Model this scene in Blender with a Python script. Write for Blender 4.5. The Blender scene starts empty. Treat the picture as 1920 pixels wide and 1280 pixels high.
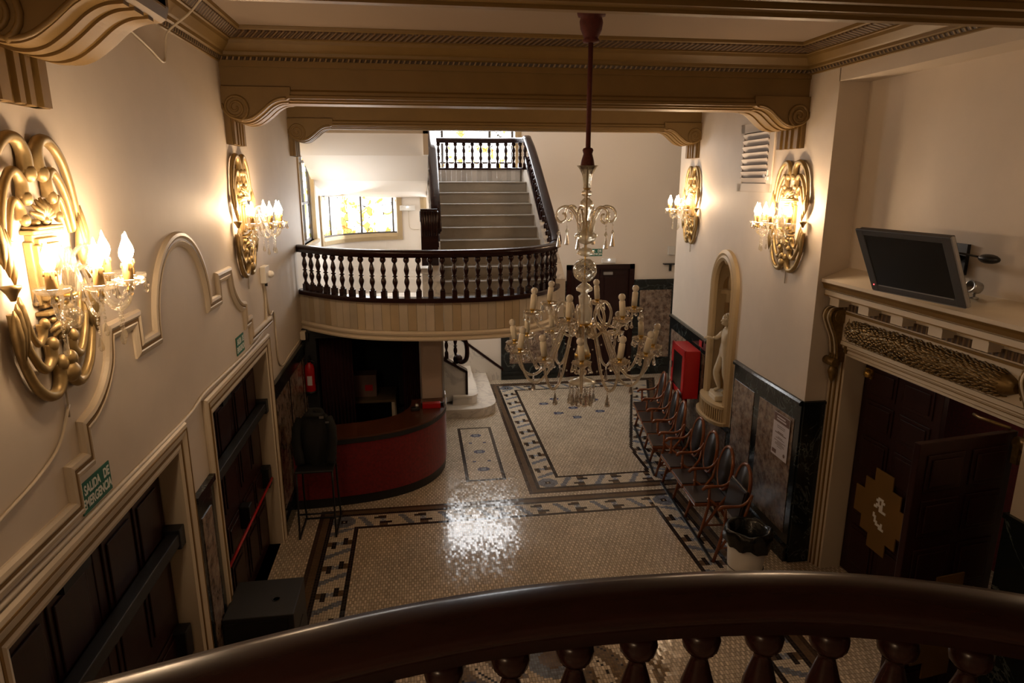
import bpy, bmesh, math, random
import numpy as np
from mathutils import Vector, Matrix
PI = math.pi
rnd = random.Random(7)
SC = bpy.context.scene
COL = SC.collection

# ------------------------------------------------------------------ helpers
class MB:
    """collects faces; build() links ONE mesh object"""
    def __init__(s):
        s.v = []; s.f = []; s.sm = []; s.mi = []; s.m = 0
    def add(s, vs, fs, smooth=False):
        o = len(s.v)
        s.v += [tuple(p) for p in vs]
        for f in fs:
            s.f.append(tuple(i + o for i in f)); s.sm.append(smooth); s.mi.append(s.m)
        return s
    def box(s, x0, x1, y0, y1, z0, z1):
        return s.add([(x0,y0,z0),(x1,y0,z0),(x1,y1,z0),(x0,y1,z0),(x0,y0,z1),(x1,y0,z1),(x1,y1,z1),(x0,y1,z1)],
              [(0,3,2,1),(4,5,6,7),(0,1,5,4),(1,2,6,5),(2,3,7,6),(3,0,4,7)])
    def bx(s, c, size, rot=None):
        h = [d/2 for d in size]; R = rot or Matrix.Identity(3); c = Vector(c)
        vs = [c + R @ Vector((a*h[0], b*h[1], d*h[2])) for d in (-1,1) for a,b in ((-1,-1),(1,-1),(1,1),(-1,1))]
        return s.add(vs, [(0,3,2,1),(4,5,6,7),(0,1,5,4),(1,2,6,5),(2,3,7,6),(3,0,4,7)])
    def tube(s, path, r, n=8, cap=True, closed=False, sq=1.0):
        P = [Vector(p) for p in path]; N = len(P)
        if not hasattr(r, '__len__'): r = [r]*N
        vs = []; side = None
        for i in range(N):
            if closed: t = P[(i+1)%N]-P[i-1]
            else: t = P[min(i+1,N-1)]-P[max(i-1,0)]
            if t.length < 1e-9: t = Vector((0,0,1))
            t.normalize()
            if side is None:
                ref = Vector((0,0,1)) if abs(t.z) < .9 else Vector((1,0,0))
                side = t.cross(ref).normalized()
            else:
                side = (side - t*side.dot(t))
                side = side.normalized() if side.length > 1e-6 else t.orthogonal().normalized()
            b = side.cross(t)
            for k in range(n):
                a = 2*PI*k/n
                vs.append(P[i] + side*(math.cos(a)*r[i]) + b*(math.sin(a)*r[i]*sq))
        fs = []
        for i in range(N if closed else N-1):
            j = (i+1) % N
            for k in range(n):
                l = (k+1) % n
                fs.append((i*n+k, i*n+l, j*n+l, j*n+k))
        s.add(vs, fs, True)
        if cap and not closed:
            o = len(s.v) - N*n
            s.f.append(tuple(o+k for k in reversed(range(n)))); s.sm.append(False); s.mi.append(s.m)
            s.f.append(tuple(o+(N-1)*n+k for k in range(n))); s.sm.append(False); s.mi.append(s.m)
        return s
    def lathe(s, prof, n=16, c=(0,0,0), flute=0, fl=0, rot=None, smooth=True):
        vs = []
        for r, z in prof:
            for k in range(n):
                a = 2*PI*k/n
                rr = r*(1 + (fl*math.cos(flute*a) if flute else 0))
                p = Vector((rr*math.cos(a), rr*math.sin(a), z))
                if rot: p = rot @ p
                vs.append((c[0]+p.x, c[1]+p.y, c[2]+p.z))
        N = len(prof); fs = []
        for i in range(N-1):
            for k in range(n):
                l = (k+1) % n
                fs.append((i*n+k, i*n+l, (i+1)*n+l, (i+1)*n+k))
        s.add(vs, fs, smooth)
        o = len(s.v) - N*n
        for i, rev in ((0, True), (N-1, False)):
            if prof[i][0] > 1e-4:
                q = [o+i*n+k for k in range(n)]
                s.f.append(tuple(reversed(q) if rev else q)); s.sm.append(False); s.mi.append(s.m)
        return s
    def sphere(s, c, r, n=12, m=8):
        if not hasattr(r, '__len__'): r = (r, r, r)
        vs = [(c[0], c[1], c[2]-r[2])]; fs = []
        for i in range(1, m):
            a = -PI/2 + PI*i/m
            for k in range(n):
                b = 2*PI*k/n
                vs.append((c[0]+r[0]*math.cos(a)*math.cos(b), c[1]+r[1]*math.cos(a)*math.sin(b), c[2]+r[2]*math.sin(a)))
        vs.append((c[0], c[1], c[2]+r[2])); T = len(vs)-1
        for k in range(n):
            l = (k+1) % n
            fs.append((0, 1+l, 1+k)); fs.append((T, 1+(m-2)*n+k, 1+(m-2)*n+l))
            for i in range(m-2):
                fs.append((1+i*n+k, 1+i*n+l, 1+(i+1)*n+l, 1+(i+1)*n+k))
        return s.add(vs, fs, True)
    def prism(s, poly, fn, d0, d1, smooth=False):
        """poly: 2D points; fn(a,b,d) -> xyz"""
        n = len(poly)
        vs = [fn(a,b,d0) for a,b in poly] + [fn(a,b,d1) for a,b in poly]
        s.add(vs, [tuple(range(n)), tuple(reversed(range(n, 2*n)))])
        o = len(s.v) - 2*n
        for i in range(n):
            j = (i+1) % n
            s.f.append((o+i, o+n+i, o+n+j, o+j)); s.sm.append(smooth); s.mi.append(s.m)
        return s
    def plan(s, pts, prof, closed=False, smooth=False, cap=True, closeprof=True):
        """sweep profile (d = offset to the left of travel, z) along plan points, mitred"""
        P = [Vector((p[0], p[1])) for p in pts]; Z = [p[2] if len(p) > 2 else 0 for p in pts]; N = len(P); M = len(prof)
        vs = []
        for i in range(N):
            a = P[i]-P[i-1] if (i > 0 or closed) else P[1]-P[0]
            b = P[(i+1)%N]-P[i] if (i < N-1 or closed) else P[i]-P[i-1]
            a.normalize(); b.normalize()
            na = Vector((-a.y, a.x)); nb = Vector((-b.y, b.x)); m = (na+nb)
            m = m/ max(.2, m.dot(na))
            for d, z in prof: vs.append((P[i].x+m.x*d, P[i].y+m.y*d, z+Z[i]))
        fs = []
        for i in range(N if closed else N-1):
            j = (i+1) % N
            for k in range(M if closeprof else M-1):
                l = (k+1) % M
                fs.append((i*M+k, j*M+k, j*M+l, i*M+l))
        s.add(vs, fs, smooth)
        if cap and not closed and closeprof:
            o = len(s.v) - N*M
            s.f.append(tuple(o+k for k in range(M))); s.sm.append(False); s.mi.append(s.m)
            s.f.append(tuple(o+(N-1)*M+k for k in reversed(range(M)))); s.sm.append(False); s.mi.append(s.m)
        return s
    def sweep(s, path, prof, up=(0,0,1), closed=False, smooth=False, cap=True):
        """profile (side, up) along a 3D path; side = tangent x up"""
        P = [Vector(p) for p in path]; N = len(P); M = len(prof); U = Vector(up); vs = []
        for i in range(N):
            a = (P[i]-P[i-1]) if (i > 0 or closed) else P[1]-P[0]
            b = (P[(i+1)%N]-P[i]) if (i < N-1 or closed) else P[i]-P[i-1]
            a.normalize(); b.normalize()
            t = (a+b)
            t = t.normalized() if t.length > 1e-6 else b
            sd = t.cross(U).normalized(); uu = sd.cross(t).normalized()
            k = 1/max(.3, t.dot(b))
            cs = max(abs((a.cross(b)).dot(U)), 0); # turn in the side plane
            ks = k if abs(a.cross(b).dot(U)) >= abs(a.cross(b).dot(sd)) else 1
            ku = k if ks == 1 else 1
            for p, q in prof: vs.append(P[i] + sd*(p*ks) + uu*(q*ku))
        fs = []
        for i in range(N if closed else N-1):
            j = (i+1) % N
            for k in range(M):
                l = (k+1) % M
                fs.append((i*M+k, i*M+l, j*M+l, j*M+k))
        s.add(vs, fs, smooth)
        if cap and not closed:
            o = len(s.v) - N*M
            s.f.append(tuple(o+k for k in reversed(range(M)))); s.sm.append(False); s.mi.append(s.m)
            s.f.append(tuple(o+(N-1)*M+k for k in range(M))); s.sm.append(False); s.mi.append(s.m)
        return s
    def mesh(s, name, mat):
        me = bpy.data.meshes.new(name)
        me.from_pydata(s.v, [], s.f); me.update()
        me.polygons.foreach_set('use_smooth', s.sm)
        me.polygons.foreach_set('material_index', s.mi)
        for m in (mat if isinstance(mat, (list, tuple)) else [mat]): me.materials.append(m)
        bm = bmesh.new(); bm.from_mesh(me)
        bmesh.ops.recalc_face_normals(bm, faces=bm.faces)
        bm.to_mesh(me); bm.free()
        return me
    def build(s, name, mat, parent=None, loc=(0,0,0), rotz=0, bevel=0):
        o = bpy.data.objects.new(name, s.mesh(name, mat)); COL.objects.link(o)
        o.location = loc; o.rotation_euler = (0, 0, rotz); o.parent = parent
        if bevel:
            md = o.modifiers.new('edge', 'BEVEL'); md.width = bevel; md.segments = 2; md.limit_method = 'ANGLE'
        return o

def tag(o, label=None, cat=None, group=None, kind=None):
    if label: o['label'] = label
    if cat: o['category'] = cat
    if group: o['group'] = group
    if kind: o['kind'] = kind
    return o
def thing(name, label, cat, loc=(0,0,0), rotz=0, group=None):
    o = bpy.data.objects.new(name, None); COL.objects.link(o); o.empty_display_size = .05
    o.location = loc; o.rotation_euler = (0, 0, rotz)
    return tag(o, label, cat, group)
def struct(name, mb, mat, parent=None, **k):
    o = mb.build(name, mat, parent, **k)
    if parent is None: o['kind'] = 'structure'
    return o
def sroot(name, loc=(0,0,0)):
    o = bpy.data.objects.new(name, None); COL.objects.link(o); o.location = loc; o['kind'] = 'structure'; return o
def inst(name, src, parent, loc=(0,0,0), rot=(0,0,0), scale=None):
    o = bpy.data.objects.new(name, src if isinstance(src, bpy.types.Mesh) else src.data); COL.objects.link(o)
    o.location = loc; o.rotation_euler = rot; o.parent = parent
    if scale: o.scale = scale
    return o
def dup(root, loc, rotz, label=None, group=None, scale=None):
    r = root.copy(); COL.objects.link(r); r.location = loc; r.rotation_euler = (0, 0, rotz)
    if label: r['label'] = label
    if group: r['group'] = group
    if scale: r.scale = scale
    for ch in list(root.children):
        c = ch.copy(); COL.objects.link(c); c.parent = r
        for g in list(ch.children):
            d = g.copy(); COL.objects.link(d); d.parent = c
    return r
def spline(pts, n=8, closed=False):
    """Catmull-Rom through points"""
    P = [Vector(p) for p in pts]; N = len(P); out = []
    for i in range(N if closed else N-1):
        p0 = P[i-1] if (i > 0 or closed) else P[0]*2-P[1]
        p1 = P[i]; p2 = P[(i+1)%N]
        p3 = P[(i+2)%N] if (i < N-2 or closed) else P[-1]*2-P[-2]
        for k in range(n):
            t = k/n
            out.append(.5*((2*p1)+(p2-p0)*t+(2*p0-5*p1+4*p2-p3)*t*t+(3*p1-p0-3*p2+p3)*t**3))
    if not closed: out.append(P[-1])
    return out
def resample(pts, step):
    P = [Vector(p) for p in pts]; out = [P[0]]; acc = 0.0
    L = sum((P[i+1]-P[i]).length for i in range(len(P)-1)); n = max(1, round(L/step)); step = L/n
    for i in range(len(P)-1):
        d = P[i+1]-P[i]; l = d.length; pos = step-acc
        while pos <= l+1e-9:
            out.append(P[i]+d*(pos/l)); pos += step
        acc = (acc + l) % step if l else acc
    if (out[-1]-P[-1]).length > 1e-3: out.append(P[-1])
    return out

# ------------------------------------------------------------------ materials
def nodes(m):
    m.use_nodes = True
    return m.node_tree.nodes, m.node_tree.links, m.node_tree.nodes['Principled BSDF']
def mat(name, col, rough=.5, metal=0, spec=.5, noise=0, nscale=8, bump=0, bscale=40, col2=None, coat=0, trans=0, ior=1.45, emit=0, ecol=None, sheen=0, stretch=None):
    m = bpy.data.materials.new(name); N, L, B = nodes(m)
    B.inputs['Base Color'].default_value = (*col, 1); B.inputs['Roughness'].default_value = rough
    B.inputs['Metallic'].default_value = metal; B.inputs['Specular IOR Level'].default_value = spec
    B.inputs['Coat Weight'].default_value = coat; B.inputs['Coat Roughness'].default_value = .08
    B.inputs['Transmission Weight'].default_value = trans; B.inputs['IOR'].default_value = ior
    if sheen: B.inputs['Sheen Weight'].default_value = sheen
    if emit: B.inputs['Emission Color'].default_value = (*(ecol or col), 1); B.inputs['Emission Strength'].default_value = emit
    if noise or bump:
        tc = N.new('ShaderNodeTexCoord'); mp = N.new('ShaderNodeMapping'); L.new(tc.outputs['Object'], mp.inputs[0])
        if stretch: mp.inputs['Scale'].default_value = stretch
    if noise:
        t = N.new('ShaderNodeTexNoise'); t.inputs['Scale'].default_value = nscale; t.inputs['Detail'].default_value = 6; t.inputs['Roughness'].default_value = .65
        L.new(mp.outputs[0], t.inputs[0])
        r = N.new('ShaderNodeValToRGB'); r.color_ramp.elements[0].position = .32; r.color_ramp.elements[1].position = .68
        c2 = col2 or tuple(c*(1-noise) for c in col)
        r.color_ramp.elements[0].color = (*c2, 1); r.color_ramp.elements[1].color = (*col, 1)
        L.new(t.outputs[0], r.inputs[0]); L.new(r.outputs[0], B.inputs['Base Color'])
    if bump:
        t2 = N.new('ShaderNodeTexNoise'); t2.inputs['Scale'].default_value = bscale; t2.inputs['Detail'].default_value = 4
        L.new(mp.outputs[0], t2.inputs[0])
        b = N.new('ShaderNodeBump'); b.inputs['Strength'].default_value = bump; b.inputs['Distance'].default_value = .01
        L.new(t2.outputs[0], b.inputs['Height']); L.new(b.outputs[0], B.inputs['Normal'])
    return m
def marble(name, base, vein, scale=2.5, rough=.2, width=.03, cloud=None):
    m = bpy.data.materials.new(name); N, L, B = nodes(m)
    tc = N.new('ShaderNodeTexCoord')
    n1 = N.new('ShaderNodeTexNoise'); n1.inputs['Scale'].default_value = scale; n1.inputs['Detail'].default_value = 8; n1.inputs['Roughness'].default_value = .6; n1.inputs['Distortion'].default_value = 1.2
    L.new(tc.outputs['Object'], n1.inputs[0])
    sb = N.new('ShaderNodeMath'); sb.operation = 'SUBTRACT'; sb.inputs[1].default_value = .5; L.new(n1.outputs[0], sb.inputs[0])
    ab = N.new('ShaderNodeMath'); ab.operation = 'ABSOLUTE'; L.new(sb.outputs[0], ab.inputs[0])
    r = N.new('ShaderNodeValToRGB'); r.color_ramp.elements[0].position = 0; r.color_ramp.elements[1].position = width
    r.color_ramp.elements[0].color = (*vein, 1); r.color_ramp.elements[1].color = (*base, 1)
    L.new(ab.outputs[0], r.inputs[0])
    src = r.outputs[0]
    n2 = N.new('ShaderNodeTexNoise'); n2.inputs['Scale'].default_value = scale*2.3; n2.inputs['Detail'].default_value = 10; n2.inputs['Roughness'].default_value = .7
    L.new(tc.outputs['Object'], n2.inputs[0])
    mx = N.new('ShaderNodeMix'); mx.data_type = 'RGBA'
    rr = N.new('ShaderNodeValToRGB'); rr.color_ramp.elements[0].position = .4; rr.color_ramp.elements[1].position = .62
    L.new(n2.outputs[0], rr.inputs[0]); L.new(rr.outputs[0], mx.inputs[0])
    L.new(src, mx.inputs[6]); mx.inputs[7].default_value = (*(cloud or base), 1)
    if cloud: L.new(mx.outputs[2], B.inputs['Base Color'])
    else: L.new(src, B.inputs['Base Color'])
    B.inputs['Roughness'].default_value = rough
    return m
def crystal(name, col, glassy, milk):
    # thin cut crystal: mostly clear, some refraction, some milky scatter, bright fresnel edges
    m = bpy.data.materials.new(name); m.use_nodes = True; N, L = m.node_tree.nodes, m.node_tree.links; N.clear()
    out = N.new('ShaderNodeOutputMaterial'); t = N.new('ShaderNodeBsdfTransparent'); t.inputs[0].default_value = (*col, 1)
    g = N.new('ShaderNodeBsdfGlass'); g.inputs['Color'].default_value = (*col, 1); g.inputs['Roughness'].default_value = .02; g.inputs['IOR'].default_value = 1.5
    d = N.new('ShaderNodeBsdfTranslucent'); d.inputs[0].default_value = (*col, 1); d2 = N.new('ShaderNodeBsdfDiffuse'); d2.inputs[0].default_value = (*col, 1)
    gl = N.new('ShaderNodeBsdfGlossy'); gl.inputs['Roughness'].default_value = .05; gl.inputs[0].default_value = (1,.98,.94,1)
    lw = N.new('ShaderNodeLayerWeight'); lw.inputs[0].default_value = .35
    a = N.new('ShaderNodeMixShader'); a.inputs[0].default_value = glassy; L.new(t.outputs[0], a.inputs[1]); L.new(g.outputs[0], a.inputs[2])
    e = N.new('ShaderNodeMixShader'); e.inputs[0].default_value = .5; L.new(d.outputs[0], e.inputs[1]); L.new(d2.outputs[0], e.inputs[2])
    b = N.new('ShaderNodeMixShader'); b.inputs[0].default_value = milk; L.new(a.outputs[0], b.inputs[1]); L.new(e.outputs[0], b.inputs[2])
    c = N.new('ShaderNodeMixShader'); L.new(lw.outputs['Facing'], c.inputs[0]); L.new(b.outputs[0], c.inputs[1]); L.new(gl.outputs[0], c.inputs[2])
    mt = N.new('ShaderNodeMath'); mt.operation = 'MULTIPLY'; mt.inputs[1].default_value = .55; L.new(lw.outputs['Facing'], mt.inputs[0]); L.new(mt.outputs[0], c.inputs[0])
    L.new(c.outputs[0], out.inputs[0]); return m
M = {}
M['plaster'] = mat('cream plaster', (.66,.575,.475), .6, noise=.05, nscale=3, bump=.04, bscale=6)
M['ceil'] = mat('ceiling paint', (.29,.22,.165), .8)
M['white_plaster'] = mat('stair hall plaster', (.78,.71,.63), .7)
M['ochre'] = mat('ochre paint', (.20,.120,.034), .5, noise=.12, nscale=4)
M['ochre_band'] = None
M['cream_trim'] = mat('cream trim paint', (.62,.53,.40), .45)
M['gold_line'] = mat('old gold paint', (.22,.125,.03), .4, metal=.3)
M['gold'] = mat('gilding', (.42,.30,.135), .42, metal=.6, noise=.25, nscale=14)
M['antique'] = mat('antique gilding', (.24,.15,.05), .42, metal=.55, noise=.4, nscale=30)
M['mahog'] = mat('dark mahogany', (.025,.0075,.0055), .26, spec=.32, coat=0, noise=.4, nscale=5, stretch=(1,1,8))
M['door_wood'] = mat('door wood', (.026,.007,.006), .36, spec=.35, noise=.35, nscale=4, stretch=(6,6,1))
M['seat_wood'] = mat('bent wood', (.22,.066,.021), .25, noise=.3, nscale=9, coat=.3)
M['leather'] = mat('black leather', (.012,.010,.010), .42, bump=.1, bscale=120)
M['seat_leather'] = mat('worn brown seat', (.022,.014,.012), .36)
M['green_marble'] = marble('dark green marble', (.010,.013,.013), (.10,.12,.115), 2.2, .16, .012)
M['brown_marble'] = marble('brown veined marble', (.20,.125,.085), (.07,.045,.035), 4.5, .25, .10, (.33,.255,.20))
M['white_marble'] = marble('white marble', (.68,.63,.56), (.5,.46,.42), 1.5, .28, .03)
M['tread'] = mat('grey marble tread', (.33,.29,.24), .4, noise=.15, nscale=5)
M['glass'] = crystal('clear crystal', (.96,.94,.88), .30, .07); M['drop'] = crystal('cut crystal drop', (.98,.96,.92), .80, .03); M['frosty'] = crystal('frosted crystal', (.92,.88,.78), .35, .38)
M['amber_glass'] = crystal('smoky crystal', (.92,.86,.75), .50, .13)
M['candle'] = mat('candle sleeve', (.86,.79,.63), .5)
M['candle_tan'] = mat('dripped candle sleeve', (.52,.32,.11), .5)
M['brass'] = mat('brass', (.55,.36,.10), .3, metal=.9)
M['frost_bulb'] = mat('unlit frosted bulb', (.75,.70,.60), .25)
M['flame'] = mat('lit bulb', (1,.80,.52), .4, emit=125, ecol=(1,.69,.42))
M['velvet'] = mat('red velvet', (.20,.003,.005), .9, noise=.5, nscale=30, sheen=.3, col2=(.10,.0015,.003))
M['dark_velvet'] = mat('wine velvet', (.075,.006,.006), .9, sheen=.15)
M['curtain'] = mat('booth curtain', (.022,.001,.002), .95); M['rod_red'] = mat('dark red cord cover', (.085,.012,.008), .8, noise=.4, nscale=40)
M['red_metal'] = mat('red enamel', (.42,.010,.012), .35)
M['black'] = mat('black plastic', (.010,.010,.011), .45)
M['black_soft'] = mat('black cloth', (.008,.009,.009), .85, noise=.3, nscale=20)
M['dark_grey'] = mat('dark grey cabinet', (.013,.0135,.015), .5)
M['grille'] = mat('speaker grille', (.006,.006,.006), .7, bump=.5, bscale=300)
M['bag'] = mat('bin liner plastic', (.008,.009,.009), .22, bump=.5, bscale=18)
M['white_plastic'] = mat('white plastic', (.72,.70,.66), .45)
M['steel'] = mat('steel', (.45,.45,.44), .3, metal=.9)
M['tv_frame'] = mat('tv frame', (.085,.088,.096), .4, metal=.3)
M['tv_silver'] = mat('tv silver edge', (.42,.42,.43), .35, metal=.6)
M['screen'] = mat('tv screen', (.004,.0042,.004), .25)
M['sign_green'] = mat('exit sign green', (.008,.13,.085), .5)
M['sign_white'] = mat('sign lettering', (.75,.78,.72), .5)
M['paper'] = mat('paper', (.62,.58,.60), .6)
M['paper_brown'] = mat('printed brown', (.16,.095,.08), .6)
M['plaque'] = mat('tan plaque', (.16,.088,.022), .5)
M['letter_white'] = mat('white vinyl', (.7,.7,.7), .5)
M['statue'] = mat('glazed ivory', (.62,.55,.42), .18)
M['niche'] = mat('niche cream', (.50,.39,.235), .45)
M['niche_dark'] = mat('niche ochre', (.26,.155,.05), .45)
M['vent'] = mat('grey vent slat', (.42,.37,.34), .5)
M['desk_top'] = mat('desk wood', (.09,.03,.014), .25, noise=.3, nscale=6)
M['pier'] = mat('polished pier panel', (.50,.385,.31), .08, spec=.9)
M['cable'] = mat('painted cable', (.62,.54,.42), .5)
M['table_wood'] = mat('pale table', (.10,.07,.04), .5)
M['led'] = mat('small lamp', (1,1,1), .4, emit=25, ecol=(.9,.95,1))
M['red_led'] = mat('standby light', (1,0,0), .4, emit=3, ecol=(1,.05,.05))
M['lead'] = mat('lead came', (.10,.09,.085), .5)
M['win_frame'] = mat('window frame paint', (.42,.31,.17), .5)

def band_mat(name, c1, c2, freq):
    m = bpy.data.materials.new(name); N, L, B = nodes(m)
    g = N.new('ShaderNodeNewGeometry'); sx = N.new('ShaderNodeSeparateXYZ'); L.new(g.outputs['Position'], sx.inputs[0])
    a = N.new('ShaderNodeMath'); a.operation = 'ADD'; L.new(sx.outputs[0], a.inputs[0]); L.new(sx.outputs[1], a.inputs[1])
    f = N.new('ShaderNodeMath'); f.operation = 'MULTIPLY'; f.inputs[1].default_value = freq; L.new(a.outputs[0], f.inputs[0])
    s = N.new('ShaderNodeMath'); s.operation = 'SINE'; L.new(f.outputs[0], s.inputs[0])
    r = N.new('ShaderNodeValToRGB'); r.color_ramp.elements[0].position = .35; r.color_ramp.elements[1].position = .65
    r.color_ramp.elements[0].color = (*c1, 1); r.color_ramp.elements[1].color = (*c2, 1)
    L.new(s.outputs[0], r.inputs[0]); L.new(r.outputs[0], B.inputs['Base Color']); B.inputs['Roughness'].default_value = .5
    b = N.new('ShaderNodeBump'); b.inputs['Strength'].default_value = .8; b.inputs['Distance'].default_value = .01; L.new(s.outputs[0], b.inputs['Height']); L.new(b.outputs[0], B.inputs['Normal'])
    return m
M['eggs'] = band_mat('carved leaf band', (.07,.035,.013), (.17,.10,.036), 2*PI/.055)
M['beads'] = band_mat('carved bead band', (.05,.027,.01), (.27,.18,.08), 2*PI/.05)
M['fascia'] = None
def plank_mat():
    m = bpy.data.materials.new('cream marble slips'); N, L, B = nodes(m)
    at = N.new('ShaderNodeAttribute'); at.attribute_name = 'tint'
    tc = N.new('ShaderNodeTexCoord'); t = N.new('ShaderNodeTexNoise'); t.inputs['Scale'].default_value = 4; t.inputs['Detail'].default_value = 5
    L.new(tc.outputs['Object'], t.inputs[0])
    mx = N.new('ShaderNodeMix'); mx.data_type = 'RGBA'; mx.blend_type = 'MULTIPLY'; mx.inputs[0].default_value = .35
    L.new(at.outputs['Color'], mx.inputs[6]); L.new(t.outputs[0], mx.inputs[7]); L.new(mx.outputs[2], B.inputs['Base Color'])
    B.inputs['Roughness'].default_value = .3
    return m
M['slips'] = plank_mat()
def stained(name, strength, seed=0.0, amber=.35):
    """lit leaded glass: voronoi quarries, dark cames, mostly white with amber, green and red pieces"""
    m = bpy.data.materials.new(name); N, L, B = nodes(m)
    tc = N.new('ShaderNodeTexCoord'); mp = N.new('ShaderNodeMapping'); mp.inputs['Location'].default_value = (seed, seed*.7, seed*.3)
    L.new(tc.outputs['Object'], mp.inputs[0])
    ns = N.new('ShaderNodeTexNoise'); ns.inputs['Scale'].default_value = 3.5; L.new(mp.outputs[0], ns.inputs[0])
    ad = N.new('ShaderNodeMix'); ad.data_type = 'RGBA'; ad.blend_type = 'ADD'; ad.inputs[0].default_value = .18; L.new(mp.outputs[0], ad.inputs[6]); L.new(ns.outputs['Color'], ad.inputs[7])
    v = N.new('ShaderNodeTexVoronoi'); v.inputs['Scale'].default_value = 9; L.new(ad.outputs[2], v.inputs[0])
    e = N.new('ShaderNodeTexVoronoi'); e.feature = 'DISTANCE_TO_EDGE'; e.inputs['Scale'].default_value = 9; L.new(ad.outputs[2], e.inputs[0])
    sx = N.new('ShaderNodeSeparateXYZ'); L.new(v.outputs['Color'], sx.inputs[0])
    big = N.new('ShaderNodeTexNoise'); big.inputs['Scale'].default_value = 2.3; L.new(mp.outputs[0], big.inputs[0])
    sm = N.new('ShaderNodeMath'); sm.operation = 'MULTIPLY_ADD'; sm.inputs[1].default_value = .48; L.new(sx.outputs[0], sm.inputs[0]); L.new(big.outputs[0], sm.inputs[2])
    r = N.new('ShaderNodeValToRGB'); r.color_ramp.interpolation = 'CONSTANT'
    el = r.color_ramp.elements; el[0].position = 0; el[0].color = (1,1,1,1); el[1].position = .84+.2*(.35-amber); el[1].color = (1,.80,.38,1)
    for p, c in ((.88,(1,.50,.07)),(.915,(1,1,.95)),(.945,(.9,.42,.05)),(.975,(.45,.10,.03)),(.992,(.30,.30,.08))):
        q = el.new(p+.2*(.35-amber)*.5); q.color = (*c, 1)
    L.new(sm.outputs[0], r.inputs[0])
    cm = N.new('ShaderNodeMath'); cm.operation = 'GREATER_THAN'; cm.inputs[1].default_value = .022; L.new(e.outputs['Distance'], cm.inputs[0])
    mx = N.new('ShaderNodeMix'); mx.data_type = 'RGBA'; L.new(cm.outputs[0], mx.inputs[0]); mx.inputs[6].default_value = (.035,.03,.022,1); L.new(r.outputs[0], mx.inputs[7])
    L.new(mx.outputs[2], B.inputs['Base Color']); L.new(mx.outputs[2], B.inputs['Emission Color']); B.inputs['Emission Strength'].default_value = strength
    B.inputs['Roughness'].default_value = .2
    return m
WIN_TALL, WIN_SIDE, WIN_CURVE = 2.2, 1.6, 1.8
EXPO = .88
# ------------------------------------------------------------------ the shell
XL, YE, ZC = -1.69, 10.3, 5.42
YB = 13.4                       # back wall of the stair hall
RW = [(3.97,6.10),(4.00,7.14),(4.045,7.82),(4.125,8.74),(4.25,9.90),(4.34,10.75)]   # right wall in plan
def wall_x(y):
    for a, b in zip(RW, RW[1:]):
        if y <= b[1]: return a[0]+(b[0]-a[0])*(y-a[1])/(b[1]-a[1])
    return RW[-1][0]

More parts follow.
